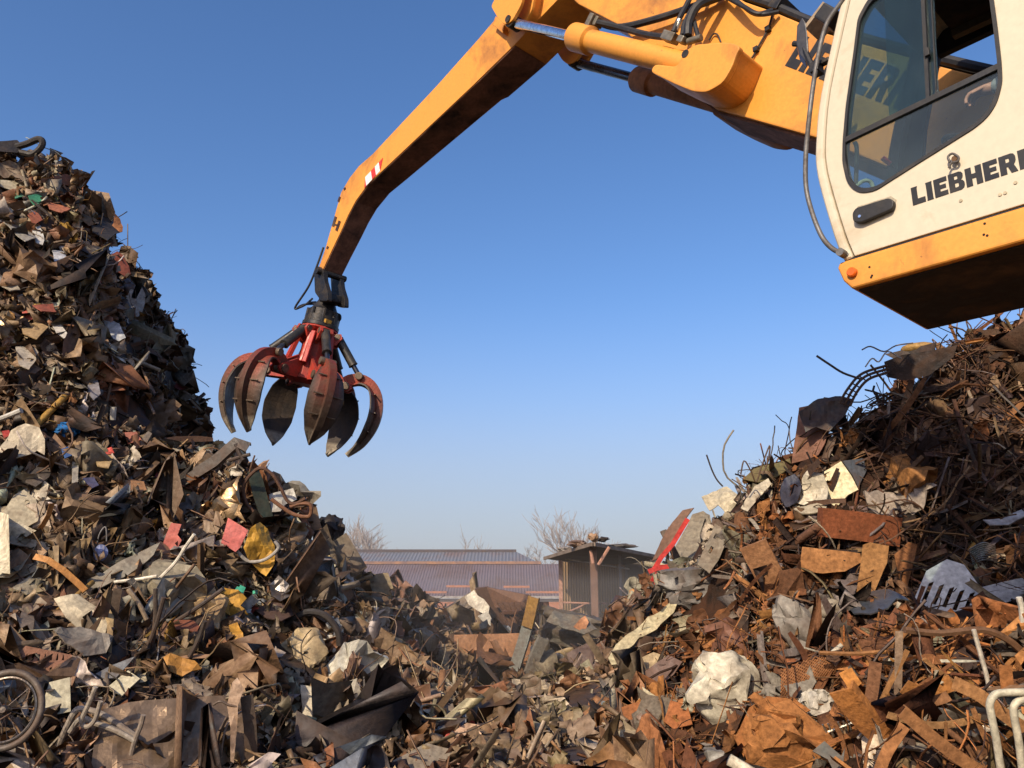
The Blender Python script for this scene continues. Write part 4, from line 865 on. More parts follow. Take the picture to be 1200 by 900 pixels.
def lump(name, label, cat, c, size, col, off=.0, t=None, rust=.6, m=None, crush=.25, shape='box', seed=0, rot=(0, 0, 0), group=None, sub_=4, parent=None, patches=None):
    t = t or pick(*c) or 11; t -= off; p = at(c[0], c[1], t); sx_, sy_, sz_ = [s * t / FPX for s in size]
    b = bmesh.new()
    if shape == 'box': bmesh.ops.create_cube(b, size=1); bmesh.ops.subdivide_edges(b, edges=b.edges[:], cuts=sub_ + 3, use_grid_fill=True)
    else: bmesh.ops.create_icosphere(b, subdivisions=sub_, radius=.5)
    bmesh.ops.triangulate(b, faces=b.faces[:]); V = np.array([v.co for v in b.verts]); b.verts.index_update(); Fc = [tuple(x.index for x in f.verts) for f in b.faces]; b.free()
    if shape == 'cyl': r_ = np.linalg.norm(V[:, [0, 2]], axis=1)[:, None]; mx = np.abs(V[:, 1:2]); k = .5 / np.maximum(r_, .2); V[:, [0, 2]] *= np.where(mx < .38, np.minimum(k, 1.6), 1)
    o_ = Vector((seed * 7.7 + 3, c[0] * .1, c[1] * .1)); D = np.array([[(.45 - abs(mnoise.noise(Vector(q * 2.1) + o_ + Vector((0, 0, 31 * k)))) * 1.5) + .4 * mnoise.noise(Vector(q * 5.5) + o_ + Vector((5, 0, 31 * k))) + .25 * (.4 - abs(mnoise.noise(Vector(q * 11) + o_ + Vector((9, 0, 31 * k))))) for k in range(3)] for q in V])
    V = (V + D * crush * .5) * (sx_, sz_, sy_)
    M_ = (Matrix.Rotation(math.atan2(-p[0], p[1]), 3, 'Z') @ Matrix.Rotation(R(rot[1]), 3, 'Y') @ Matrix.Rotation(R(rot[0]), 3, 'X') @ Matrix.Rotation(R(rot[2]), 3, 'Z')); V = V @ np.array(M_).T + p
    return obj_from(V, Fc, name, m or M_SCRAP, label, cat, group, col, rust, True, parent=parent)

TAN, BRN, GRY, RST, ORST, DRK, CRM = (.32, .22, .13), (.15, .095, .06), (.25, .225, .18), (.30, .115, .04), (.42, .175, .05), (.03, .027, .025), (.58, .52, .38)
# ---------------------------------------------------------------- left heap
tubep('bumper_loop', 'black plastic loop jutting out against the sky on top of the left heap', 'bumper', [(-10, 172), (8, 174), (30, 169), (45, 163), (50, 167), (47, 174), (38, 181), (30, 180), (20, 178)], .045, DRK, t=11.3, off=0, rust=.1, n=4)
plate('dented_sheet', 'black flat panel lying flat on the summit of the left heap under the loop', 'panel', [(-12, 167), (20, 166), (26, 172), (20, 180), (-12, 178)], DRK, t=11.2, off=0, pit=20, rust=.2)
hoodp = plate('curved_hood', 'black curved hood with a torn orange-brown lining on the upper edge of the left heap', 'car hood', [(104, 237), (118, 241), (134, 248), (142, 257), (144, 268), (128, 277), (112, 265), (106, 252)], DRK, t=11.9, off=0, yaw=25, pit=50, rust=.1, curl=.6)
plate('lining', None, None, [(134, 250), (141, 256), (144, 266), (143, 273), (131, 277), (127, 270), (133, 262)], (.42, .17, .06), t=11.82, off=0, yaw=5, pit=10, parent=hoodp, crum=.05)
plate('bent_flap', 'dark flap with a rusty brown underside poking from the upper left heap against the sky', 'sheet metal', [(62, 207), (78, 204), (89, 213), (88, 220), (72, 216), (64, 213)], (.22, .085, .04), t=11.4, off=0, yaw=40, pit=10)
plate('rounded_sheet', 'dull red-brown rounded panel in the shaded right flank of the left heap', 'panel', [(131, 298), (137, 295), (144, 300), (151, 313), (153, 322), (147, 325), (138, 319), (132, 308)], (.26, .07, .04), off=.35, yaw=10, pit=5, rust=.2, curl=.4)
plate('cloth_strap', 'pale grey torn strap hanging in two tails on the left heap', 'cloth strap', [(147, 346), (156, 333), (159, 336), (154, 350), (160, 352), (167, 337), (172, 342), (169, 358), (165, 374), (158, 372), (155, 362), (149, 358)], (.34, .31, .27), off=.4, yaw=-10, pit=15, rust=.5, crum=.06)
plate('pale_sheet', 'pale blue-grey crumpled sheet hanging on the flank of the left heap', 'sheet metal', [(120, 375), (128, 372), (140, 380), (148, 398), (140, 402), (133, 399), (126, 386)], (.42, .44, .46), off=.3, yaw=-15, pit=20, crum=.07, rust=.3)
plate('board_square', 'square tan board lying tilted on the left heap below its upper third', 'board', [(25, 383), (44, 377), (57, 383), (43, 397), (27, 391)], (.40, .27, .13), off=.25, yaw=-5, pit=50, crum=.012, rust=.2)
plate('pale_sheet', 'white-tipped small sheet beside the square tan board on the left heap', 'sheet metal', [(60, 381), (70, 380), (81, 394), (75, 396), (66, 390)], (.55, .52, .46), off=.22, yaw=-10, pit=35, rust=.3)
for k_, (pl, cc, lb) in enumerate([
    ([(0, 212), (28, 214), (30, 222), (18, 226), (0, 220)], (.55, .49, .34), 'cream corrugated board stuck in the left heap near its top'),
    ([(33, 230), (47, 229), (52, 236), (40, 240)], (.05, .30, .16), 'bright green sheet offcut near the top of the left heap'),
    ([(16, 228), (26, 227), (28, 233), (18, 234)], (.06, .28, .17), 'small green scrap left of the bright green offcut on the left heap'),
    ([(53, 236), (70, 240), (84, 245), (72, 250), (58, 246)], (.42, .15, .08), 'salmon-brown torn strip right of the green offcut on the left heap'),
    ([(4, 260), (22, 257), (34, 270), (42, 280), (30, 282), (14, 270)], (.34, .32, .27), 'grey bent sheet in the upper left heap near the picture edge'),
    ([(37, 268), (48, 264), (52, 280), (50, 286), (42, 284)], (.56, .55, .50), 'whitish folded sheet in the upper left heap'),
    ([(60, 290), (70, 287), (78, 300), (72, 305), (64, 302)], (.52, .54, .56), 'silvery blue sheet with a pointed end in the upper left heap'),
    ([(32, 252), (42, 246), (50, 258), (40, 262)], (.40, .13, .07), 'rusty pink crumpled plate in the upper left heap'),
    ([(0, 322), (14, 326), (24, 340), (12, 342), (0, 334)], (.40, .35, .26), 'light grey curved plate by the left edge of the left heap'),
    ([(20, 345), (40, 341), (44, 348), (36, 352), (22, 352)], (.33, .30, .26), 'grey square-cut sheet above the tan board on the left heap'),
    ([(38, 359), (62, 357), (66, 366), (48, 367)], (.38, .11, .07), 'reddish crumpled strip above the tan board on the left heap'),
    ([(26, 366), (40, 364), (38, 374), (27, 376)], (.45, .08, .05), 'red crescent-shaped scrap above the tan board on the left heap'),
    ([(18, 408), (40, 405), (46, 418), (34, 434), (22, 428)], (.42, .37, .29), 'pale bent bracket-shaped sheet on the left heap under the tan board'),
    ([(30, 425), (44, 420), (50, 432), (40, 440), (30, 438)], (.19, .12, .075), 'brown box-like folded plate on the left heap under the tan board'),
    ([(103, 447), (114, 443), (118, 462), (110, 470), (103, 462)], (.23, .22, .23), 'grey crumpled bag in the shaded hollow of the left heap'),
    ([(152, 380), (162, 377), (165, 400), (160, 412), (153, 402)], (.16, .14, .12), 'grey fibrous sheet hanging in the shaded flank of the left heap'),
    ([(190, 435), (214, 432), (228, 452), (210, 458), (196, 450)], (.16, .03, .03), 'dark red crumpled sheet on the shaded right edge of the left heap')]):
    plate('metal_sheet', lb, 'sheet metal', pl, cc, off=.22, yaw=(-20 + 13 * k_) % 40 - 20, pit=20 + (k_ * 17) % 35, crum=.035, rust=.45, seed=k_)
# pole, pipe
tubep('steel_rod', 'long thin brown rod slanting across the shaded flank of the left heap', 'steel rod', [(132, 467), (160, 482), (186, 499), (205, 510)], .022, (.26, .20, .14), off=.45, rust=.6)
tubep('wooden_stick', 'short pale stick end above the long brown rod on the left heap', 'stick', [(140, 413), (165, 425), (187, 434)], .03, (.42, .33, .22), off=.5)
tubep('white_pipe', 'short upright white pipe stub in the left heap', 'pipe', [(132, 492), (132.5, 484), (133, 477)], .035, (.62, .58, .48), off=.25, rust=.4, n=3)
tubep('grey_pole', 'pale pole entering from the left edge of the left heap', 'pole', [(-8, 494), (8, 488), (25, 481)], .03, (.50, .48, .42), off=.3, rust=.4)
lump('plastic_bag', 'bright blue crumpled plastic bag on the left heap', 'plastic bag', (77, 505), (25, 16, 18), (.02, .16, .42), off=.2, crush=.6, shape='ico', rust=.1, seed=3)
fen = plate('wheel_arch', 'cream moulded panel with two bays near the left edge of the left heap', 'car panel', [(0, 528), (14, 508), (32, 503), (48, 508), (54, 520), (53, 536), (44, 530), (36, 538), (20, 543), (16, 530), (8, 545), (0, 544)], (.44, .38, .27), off=.3, yaw=-15, pit=25, crum=.09, rust=.5)
plate('red_rag', 'small red rag right by the left edge above the cream moulded panel', 'rag', [(2, 506), (10, 505), (13, 510), (5, 514)], (.45, .04, .03), off=.35, pit=30)
for k_, (pl, cc, lb) in enumerate([
    ([(122, 527), (132, 525), (134, 531), (125, 534)], (.55, .06, .04), 'small vivid red piece in the middle of the left heap'),
    ([(160, 563), (172, 552), (188, 553), (190, 562), (178, 572), (164, 572)], (.30, .07, .07), 'dark red curved sheet in the middle of the left heap'),
    ([(136, 572), (150, 566), (166, 570), (172, 582), (152, 590), (138, 588)], (.36, .19, .09), 'ochre brown sheet below the dark red curved sheet on the left heap'),
    ([(97, 560), (110, 558), (116, 568), (108, 572)], (.05, .055, .12), 'dark blue torn sheet in the middle of the left heap'),
    ([(72, 527), (84, 524), (86, 534), (76, 538)], (.05, .15, .38), 'small bright blue scrap below the blue plastic bag'),
    ([(146, 508), (160, 507), (166, 516), (150, 520)], (.32, .10, .06), 'brick red box flap right of the white pipe stub on the left heap'),
    ([(110, 536), (124, 528), (132, 538), (126, 552), (114, 548)], (.47, .33, .16), 'yellowish board fragment below the vivid red piece on the left heap'),
    ([(30, 556), (46, 540), (62, 544), (58, 560), (42, 572), (30, 566)], (.06, .05, .042), 'black open box side in the left heap below the cream moulded panel'),
    ([(84, 540), (91, 539), (91, 566), (84, 568)], (.42, .38, .30), 'upright pale metal post in the middle of the left heap')]):
    plate('metal_sheet', lb, 'sheet metal', pl, cc, off=.25, yaw=(k_ * 23) % 50 - 25, pit=15 + (k_ * 19) % 40, crum=.04, rust=.35, seed=20 + k_)
plate('red_can', 'small bright red rectangular can on the left heap beside the long grey beam', 'can', [(199, 583), (208, 575), (213, 580), (203, 589)], (.58, .05, .03), off=.3, pit=25, th=.06, crum=.008, rust=.1)
plate('dark_sheet', 'long dark grey sheet lying under the bright red can on the left heap', 'sheet metal', [(192, 600), (200, 588), (214, 582), (232, 588), (226, 598), (200, 612)], (.13, .115, .10), off=.28, yaw=-10, pit=40)
bm1 = bar('channel_girder', 'long dark steel channel jutting from the left heap towards the grab with a kinked tip', 'steel beam', [(188, 580), (216, 562), (250, 541), (276, 518), (291, 524)], .13, (.085, .075, .065), t=9.4, off=0, facing=25, dep=.5)
tubep('short_rod', None, None, [(268, 540), (280, 536), (293, 532.5)], .022, (.06, .055, .05), t=9.4, off=0, parent=bm1)
tubep('bracket_arm', None, None, [(276, 520), (280, 530), (285, 539)], .025, (.07, .06, .055), t=9.4, off=0, parent=bm1)
hp_ = plate('holed_appliance_shell', 'cream stained panel with a round hole low on the left edge of the left heap', 'appliance panel', [(2, 604), (16, 582), (28, 575), (42, 586), (47, 600), (44, 612), (30, 620), (8, 622)], (.52, .45, .30), off=.35, yaw=-5, pit=30, crum=.03, rust=.55, holes=[[(32 + 3 * math.cos(a), 590 + 3 * math.sin(a)) for a in np.linspace(0, 6.28, 13)[:-1]]])
lump('rusty_tank', 'rounded stained tank end below the holed cream panel at the left edge', 'tank', (14, 612), (52, 40, 40), (.40, .33, .22), off=.05, crush=.12, shape='ico', rust=.9, seed=8)
cn = lump('blue_can', 'pale blue dented tin can on the left heap', 'tin can', (118, 648), (15, 19, 15), (.20, .24, .42), off=.25, crush=.06, shape='cyl', rust=.3, seed=5)
tubep('handle', None, None, [(113, 640), (117, 625), (124, 618), (125, 640)], .006, (.3, .3, .3), off=.35, parent=cn)
bar('orange_strip', 'curved orange-brown strip low in the left heap left of the blue can', 'metal strip', [(40, 652), (56, 656), (74, 668), (92, 684), (100, 692)], .055, (.47, .21, .05), off=.35, prof='flat', facing=20)
bar('orange_strip', 'orange strip rising beside the holed cream panel on the left heap', 'metal strip', [(40, 628), (50, 616), (57, 604), (61, 590)], .045, (.43, .19, .05), off=.4, prof='flat', facing=-20)
for k_, (pl, cc, lb) in enumerate([
    ([(50, 706), (80, 690), (120, 672), (160, 650), (188, 637), (180, 652), (150, 676), (110, 694), (76, 716)], (.28, .25, .19), 'long grey-tan fender strip crossing the lower left heap'),
    ([(0, 672), (30, 664), (52, 660), (50, 668), (24, 680), (0, 690)], (.27, .22, .14), 'tan bent plate at the left edge of the lower left heap'),
    ([(0, 626), (20, 630), (50, 637), (70, 640), (60, 648), (30, 642), (0, 634)], (.40, .34, .24), 'pale thin bent strip below the stained tank'),
    ([(12, 692), (38, 676), (56, 680), (54, 694), (30, 700)], (.42, .36, .24), 'cream folded plate in the lower left heap')]):
    plate('fender_strip', lb, 'car panel', pl, cc, off=.3, yaw=-10 + 9 * k_, pit=42, crum=.05, rust=.45, seed=40 + k_)
plate('crumpled_door_skin', 'cream crumpled car door skin in the lower left heap', 'car panel', [(64, 706), (92, 700), (118, 716), (129, 730), (124, 746), (98, 744), (78, 728)], (.47, .40, .27), off=.35, yaw=-12, pit=35, crum=.12, rust=.35)
plate('folded_sheet', 'grey folded panel right under the cream crumpled door skin', 'car panel', [(60, 742), (92, 738), (116, 748), (130, 752), (122, 770), (96, 774), (74, 760)], (.20, .18, .15), off=.3, yaw=14, pit=38, crum=.12)
bar('leaning_post', 'dark flat bar leaning upright in the lower left heap', 'steel bar', [(118, 782), (128, 750), (134, 716), (138, 690)], .07, (.10, .075, .055), off=.45, prof='flat', facing=10)
tubep('white_pole', 'thin white curved pole in the middle of the lower left heap', 'pole', [(148, 698), (175, 687), (203, 662), (218, 640), (228, 626)], .017, (.70, .64, .52), off=.75, rust=.3)
tubep('white_pole', 'shorter white rod crossing behind the thin white curved pole', 'pole', [(134, 682), (160, 679), (184, 675)], .015, (.66, .60, .48), off=.45, rust=.3)
plate('red_plate', 'upright narrow red plate in the left heap', 'painted plate', [(189, 646), (201, 613), (213, 615), (209, 628), (214, 634), (208, 645)], (.36, .075, .055), off=.62, yaw=-20, pit=15, crum=.04, rust=.25)
plate('red_plate', 'faded red flat panel beside the yellow bucket on the left heap', 'painted plate', [(259, 636), (267, 606), (291, 622), (281, 642), (276, 647)], (.40, .085, .07), off=.62, yaw=-12, pit=22, crum=.015, rust=.15)
yb = plate('yellow_bucket', 'torn yellow bucket hanging open near the right shoulder of the left heap', 'bucket', [(284, 644), (292, 622), (304, 613), (314, 620), (322, 640), (321, 662), (312, 675), (300, 664), (290, 655)], (.50, .27, .03), off=.65, yaw=8, pit=12, crum=.16, rust=.25)
tubep('bucket_rim', None, None, [(273, 640), (290, 657), (310, 656), (326, 643), (322, 634)], .018, (.40, .38, .34), off=.75, parent=yb, t=(pick(304, 640) or 9))
for k_, (pl, lb) in enumerate([([(250, 702), (262, 690), (278, 694), (288, 704), (280, 714), (290, 722), (270, 722), (256, 714)], 'yellow crumpled plastic sheet on the left heap under the yellow bucket'), ([(268, 734), (278, 730), (284, 748), (286, 764), (278, 766), (272, 752)], 'hanging yellow plastic tongue on the left heap'), ([(186, 776), (200, 768), (228, 774), (236, 784), (214, 794), (196, 788)], 'ochre torn plastic sheet lying above the big brown tank sheet')]):
    plate('plastic_sheet', lb, 'plastic sheet', pl, [(.50, .26, .03), (.48, .24, .03), (.40, .19, .035)][k_], off=.35, yaw=10 - 10 * k_, pit=30, crum=.12, rust=.4, seed=60 + k_)
for pl, lb in (([(275, 691), (280, 684), (288, 688), (284, 697), (278, 696)], 'turquoise green piece in the yellow plastic on the left heap'), ([(296, 693), (302, 693), (302, 697), (296, 697)], 'tiny turquoise chip right of the yellow plastic on the left heap')):
    plate('green_scrap', lb, 'plastic piece', pl, (.05, .36, .22), off=.5, pit=25, rust=.1)
gs_ = plate('green_sheet', 'dark green bent sheet standing against the sky on the left heap', 'sheet metal', [(291, 552), (303, 547), (309, 562), (315, 585), (322, 610), (328, 618), (318, 616), (304, 600), (296, 575)], (.035, .05, .035), t=9.3, off=0, yaw=20, pit=8, curl=.5, rust=.3)
tubep('bent_hoop', 'rusty bent hoop against the sky on the right shoulder of the left heap', 'steel hoop', [(300, 603), (288, 588), (286, 568), (303, 549), (318, 555), (328, 570), (337, 587), (347, 590), (358, 584)], .02, (.10, .05, .03), t=9.2, off=0)
tubep('bent_hoop', 'brown coiled rod trailing right of the rusty bent hoop on the left heap', 'steel hoop', [(318, 585), (330, 594), (345, 603), (362, 605), (364, 592), (352, 590), (340, 594)], .022, (.20, .09, .045), t=9.2, off=0)
plate('white_sheet', 'pale crumpled sheet standing behind the hoop on the left heap', 'sheet metal', [(316, 582), (330, 577), (344, 573), (348, 586), (336, 592), (330, 603), (320, 604)], (.42, .41, .36), t=9.5, off=0, yaw=-10, pit=18, crum=.08)
lump('black_bag', 'black crumpled bag on the far right shoulder of the left heap', 'bag', (385, 626), (34, 40, 30), (.02, .018, .017), off=.1, crush=.5, shape='ico', seed=11, rust=.3)
plate('foil_sheet', 'shiny crumpled foil above the yellow plastic on the right of the left heap', 'foil', [(316, 690), (326, 682), (338, 690), (340, 706), (328, 712), (318, 704)], (.20, .18, .16), off=.3, crum=.14, pit=30, m=M_BARE)
lump('tan_bag', 'tan crumpled sack on the right shoulder of the lower left heap', 'sack', (354, 772), (52, 62, 40), (.47, .36, .20), off=.15, crush=.4, shape='ico', seed=12, rust=.5)
tubep('rubber_hose', 'black rubber hose arching over the right shoulder of the lower left heap', 'hose', [(318, 762), (330, 740), (345, 725), (362, 717), (382, 722), (396, 740), (398, 756)], .035, (.035, .032, .03), off=.5, rust=.2)
lump('foil_bundle', 'crumpled silver and cream foil bundle right of the black hose', 'foil', (388, 752), (24, 44, 24), (.45, .42, .34), off=.2, crush=.6, shape='ico', seed=14, m=M_BARE)
plate('grey_cardboard', 'flat grey cardboard-like panel above the tan sack on the left heap', 'panel', [(262, 760), (270, 750), (304, 750), (310, 764), (300, 778), (268, 778)], (.22, .19, .15), off=.25, pit=45, crum=.03)
plate('brown_sheet', 'dark brown domed panel right of the yellow plastic on the left heap', 'panel', [(298, 718), (318, 704), (340, 708), (344, 722), (330, 730), (312, 728)], (.09, .06, .05), off=.3, pit=55, crum=.04)
plate('rusty_cover', 'rusty curved lid above the dark hollow in the lower left heap', 'lid', [(194, 732), (206, 727), (226, 728), (234, 734), (230, 742), (214, 738), (200, 740)], (.24, .085, .05), off=.3, pit=50, curl=.6)
for k_, (a_, b_, lb) in enumerate([((192, 700), (168, 770), 'dark upright stick left of three in the lower left heap hollow'), ((182, 690), (178, 760), 'dark upright stick in the middle of the lower left heap hollow'), ((190, 738), (262, 690), 'dark slanting bar pointing up to the yellow plastic'), ((150, 690), (172, 726), 'pale thin stick leaning in the lower left heap hollow'), ((222, 770), (240, 728), 'dark curved bar under the rusty curved lid')]):
    tubep('steel_rod', lb, 'steel rod', [a_, ((a_[0] + b_[0]) / 2 + 2, (a_[1] + b_[1]) / 2), b_], .02, [(.07, .055, .045), (.09, .07, .055), (.06, .05, .045), (.34, .26, .17), (.05, .045, .04)][k_], off=.5)
# slotted rusty grille
sl = [[(22 + 7.2 * i + (0 if r_ else 2), y_), (25 + 7.2 * i, y_ - 1), (25 + 7.2 * i, y_ + h_), (22 + 7.2 * i, y_ + h_ + .5)] for r_, (y_, h_) in enumerate([(767, 7), (783, 8)]) for i in range(9)]
plate('slotted_grille', 'rust-brown slotted plate above the bicycle wheel at the left edge', 'grille plate', [(18, 770), (30, 757), (84, 768), (87, 790), (84, 808), (40, 806), (20, 796)], (.24, .105, .055), off=.3, yaw=-4, pit=20, crum=.012, rust=.6, holes=sl, edge=.06)
# bicycle wheel
t0 = pick(10, 835) - .7; wc_ = at(6, 832, t0); bw = root('bicycle_wheel', wc_, 'dirty bicycle wheel with bent spokes at the lower left corner', 'bicycle wheel')
ux, uy = np.array([.97, .2, .1]), np.array([-.12, .12, .98]); ux /= np.linalg.norm(ux); uy -= ux * (ux @ uy); uy /= np.linalg.norm(uy); th = np.linspace(0, 2 * math.pi, 49)[:-1]; rr = 42 * t0 / FPX
ring = lambda r: np.array([wc_ + ux * r * math.cos(a) * .93 + uy * r * math.sin(a) for a in th])
V, Fc = tube_vf(ring(rr), .022, 10, closed=True); obj_from(V, Fc, 'tyre', M_SCRAP, None, None, col=(.12, .10, .08), rust=.8, parent=bw)
V, Fc = tube_vf(ring(rr - .035), .012, 8, closed=True); obj_from(V, Fc, 'rim', M_BARE, None, None, col=(.13, .115, .10), parent=bw)
nx2 = np.cross(ux, uy)
for k_ in range(18):
    a_ = k_ * 2 * math.pi / 18; V, Fc = tube_vf([wc_ + nx2 * .03 * (-1) ** k_, wc_ + ux * (rr - .04) * math.cos(a_) * .93 + uy * (rr - .04) * math.sin(a_)], .0025, 4); obj_from(V, Fc, 'spoke', M_BARE, None, None, col=(.12, .10, .09), parent=bw)
V, Fc = tube_vf([wc_ - nx2 * .05, wc_ - nx2 * .04, wc_ + nx2 * .04, wc_ + nx2 * .05], [.02, .03, .03, .02], 12); obj_from(V, Fc, 'hub', M_BARE, None, None, col=(.10, .09, .08), parent=bw)
plate('cream_plate', 'cream square plate with dark scratches right of the bicycle wheel', 'plate', [(46, 836), (58, 800), (82, 794), (83, 834), (66, 838)], (.52, .48, .33), off=.35, pit=25, yaw=-8, crum=.02, rust=.5)
plate('cream_plate', 'flat pale yellow plate lying above the big brown tank sheet', 'plate', [(125, 806), (150, 786), (164, 795), (152, 806), (143, 815)], (.60, .54, .36), off=.4, pit=48, yaw=-8, crum=.008, rust=.15)
plate('slate_plate', 'grey-blue thin plate behind the flat pale yellow plate', 'plate', [(112, 790), (130, 780), (158, 770), (148, 782), (136, 795), (122, 796)], (.22, .23, .225), off=.35, pit=50, crum=.02)
fr_ = tubep('bent_tube', 'bent grey tube frame with a hooked handle at the bottom of the left heap', 'tube frame', [(56, 906), (66, 880), (80, 848), (90, 832), (104, 832), (125, 840), (160, 864)], .022, (.36, .31, .25), off=.5, rust=.6, n=5)
tubep('cross_tube', None, None, [(82, 858), (95, 842), (110, 847), (136, 856), (158, 868)], .02, (.34, .30, .24), off=.55, parent=fr_, t=pick(104, 840))
tubep('hook', None, None, [(112, 805), (104, 825), (96, 842), (97, 850), (104, 851), (112, 842), (118, 822)], .016, (.40, .35, .28), off=.62, parent=fr_, t=pick(104, 840))
tubep('lower_tube', None, None, [(150, 900), (158, 868), (165, 850), (168, 838)], .018, (.30, .25, .2), off=.55, parent=fr_, t=pick(104, 840))
big_ = plate('tank_sheet', 'large brown dented sheet with a bright sheen at the foot of the left heap', 'sheet metal', [(106, 905), (110, 876), (121, 832), (150, 824), (200, 820), (250, 817), (284, 816), (297, 824), (298, 860), (296, 905)], (.30, .215, .14), off=.55, yaw=2, pit=30, crum=.05, rust=.5, m=mat('bronze_sheet', (.25, .17, .105), .36, .5, (.10, .065, .04), .5, 3, .2, 20), edge=.035, curl=-.12)
bar('edge_strip', 'dark riveted steel edge standing at the right side of the large brown sheet', 'steel bar', [(289, 816), (293, 850), (295, 906)], .09, (.085, .068, .055), off=.62, prof='flat')
plate('rag_strip', 'torn beige rag hanging over the large brown sheet', 'rag', [(272, 800), (278, 794), (286, 808), (279, 826), (278, 850), (274, 894), (270, 892), (270, 852), (266, 826)], (.34, .23, .15), off=.75, crum=.05, pit=10, t=pick(273, 850))
tubep('wire_knot', 'tangled wires hanging over the large brown sheet', 'wire', [(250, 826), (258, 822), (268, 826), (282, 830), (270, 838), (262, 850), (256, 870), (258, 900)], .008, (.10, .07, .05), t=pick(268, 850) - .7, off=0)
plate('grey_sheet', 'pale grey crumpled sheet right of the large brown sheet', 'sheet metal', [(352, 802), (380, 806), (408, 796), (418, 792), (412, 820), (395, 850), (382, 878), (366, 880), (356, 862)], (.42, .37, .27), off=.45, yaw=-8, pit=25, crum=.06, rust=.4)
plate('grey_sheet', 'small bent pale sheet with a bright edge above the low rubble', 'sheet metal', [(408, 800), (416, 796), (432, 826), (420, 824), (412, 830)], (.50, .44, .33), off=.5, yaw=25, pit=20, crum=.03)
plate('cream_flag', 'pale pointed sheet upright among the low rubble near the left heap', 'sheet metal', [(424, 806), (440, 794), (456, 820), (450, 828), (440, 820)], (.52, .44, .30), off=.4, pit=25, crum=.03)
plate('wooden_board', 'tan board standing upright at the bottom centre left', 'board', [(428, 872), (440, 860), (458, 858), (460, 880), (444, 892), (430, 888)], (.30, .21, .12), off=.4, pit=18, crum=.02)
plate('wooden_wedge', 'pointed tan wedge of wood at the bottom centre left', 'board', [(455, 880), (463, 836), (470, 868), (468, 884)], (.40, .30, .18), off=.45, pit=12, crum=.01)
# ---------------------------------------------------------------- middle
pb = plate('brown_plate', 'flat rust-brown steel plate standing upright between the heaps', 'steel plate', [(532, 744), (610, 742), (622, 752), (620, 786), (580, 791), (533, 785)], (.30, .14, .06), t=min(13.5, (pick(570, 787) or 13.5)), off=0, yaw=2, pit=12, crum=.012, rust=.4, th=.03)
gd = bar('leaning_girder', 'grey girder with a yellow upper end leaning against the brown plate', 'girder', [(602, 785), (613, 750), (620, 725), (625, 701)], .17, (.24, .26, .24), t=12.6, off=0, facing=15, dep=.5)
bar('yellow_end', None, None, [(617, 735), (621, 719), (625, 700)], .172, (.34, .19, .05), t=12.55, off=0, facing=15, dep=.5).parent = gd
bpy.data.objects['yellow_end'].matrix_parent_inverse = Matrix.Translation(-Vector(gd.location))
for k_ in ('label', 'category'):
    if k_ in bpy.data.objects['yellow_end']: del bpy.data.objects['yellow_end'][k_]
bar('girder', 'second grey channel leaning right beside the yellow-ended girder', 'girder', [(618, 800), (628, 770), (638, 748)], .16, (.21, .20, .17), t=12.4, off=0, facing=-20)
pal = root('slatted_crate', at(598, 722, 17), 'rusty slatted steel crate tipped over behind the brown plate', 'crate')
cq = [at(568, 690, 17.6), at(640, 700, 16.6), at(638, 742, 16.4), at(592, 744, 17.2)]
def quadp(a, b, c, d, th, col, nm, par):
    a, b, c, d = map(np.array, (a, b, c, d)); n_ = np.cross(b - a, d - a); n_ /= np.linalg.norm(n_); v = [a, b, c, d, a + n_ * th, b + n_ * th, c + n_ * th, d + n_ * th]
    return obj_from(v, [(0, 1, 2, 3), (7, 6, 5, 4), (0, 4, 5, 1), (1, 5, 6, 2), (2, 6, 7, 3), (3, 7, 4, 0)], nm, M_SCRAP, None, None, col=col, rust=.6, parent=par)
L_ = lambda a, b, s: np.array(a) * (1 - s) + np.array(b) * s
quadp(at(556, 690, 18), at(570, 688, 17.6), at(600, 740, 17.2), at(578, 724, 17.8), .05, (.14, .075, .045), 'side_board', pal)
quadp(at(570, 688, 17.5), at(618, 697, 16.9), at(622, 712, 16.7), at(580, 712, 17.3), .06, (.16, .08, .045), 'top_board', pal)
for k_ in range(9):
    s = k_ / 8; a_, b_ = L_(at(586, 706, 17.0), at(640, 705, 16.2), s), L_(at(606, 742, 16.9), at(645, 742, 16.0), s); d_ = np.array([.05, .02, 0]); quadp(a_ - d_, a_ + d_, b_ + d_, b_ - d_, .05, (.16, .085, .05), 'slat', pal)
quadp(at(588, 716, 16.9), at(642, 716, 16.1), at(643, 720, 16.1), at(589, 720, 16.9), .06, (.12, .06, .04), 'cross_rail', pal)
plate('white_board', 'broken white board with a jagged edge beside the slatted crate', 'board', [(545, 700), (556, 692), (560, 698), (568, 703), (574, 711), (572, 722), (560, 716), (550, 709)], (.60, .54, .42), t=17.5, off=0, yaw=-25, pit=20, crum=.03)
plate('white_board', 'grey-white board leaning below the jagged white board', 'board', [(560, 722), (572, 716), (584, 742), (592, 744), (580, 744)], (.40, .37, .30), t=17, off=0, yaw=-25, pit=20, crum=.03)
tubep('white_pipe', 'bent white pipe lying on the rubble in front of the long building', 'pipe', [(522, 725), (531, 720), (538, 723), (548, 730)], .045, (.62, .60, .54), t=18, off=0, n=3)
carb = lump('crushed_car', 'crushed dark green-grey car body in front of the shed', 'crushed car', (668, 738), (66, 36, 40), (.10, .09, .07), t=13.2, crush=.35, shape='box', seed=21, rot=(0, 12, 0), rust=.6)
plate('roof_skin', None, None, [(640, 728), (650, 716), (672, 722), (690, 728), (700, 738), (684, 744), (660, 738)], (.17, .155, .12), t=12.5, off=0, pit=50, crum=.05, parent=carb)
plate('inner_skin', None, None, [(672, 736), (680, 726), (686, 722), (690, 730), (684, 742)], (.40, .17, .07), t=12.4, off=0, pit=25, crum=.04, parent=carb)
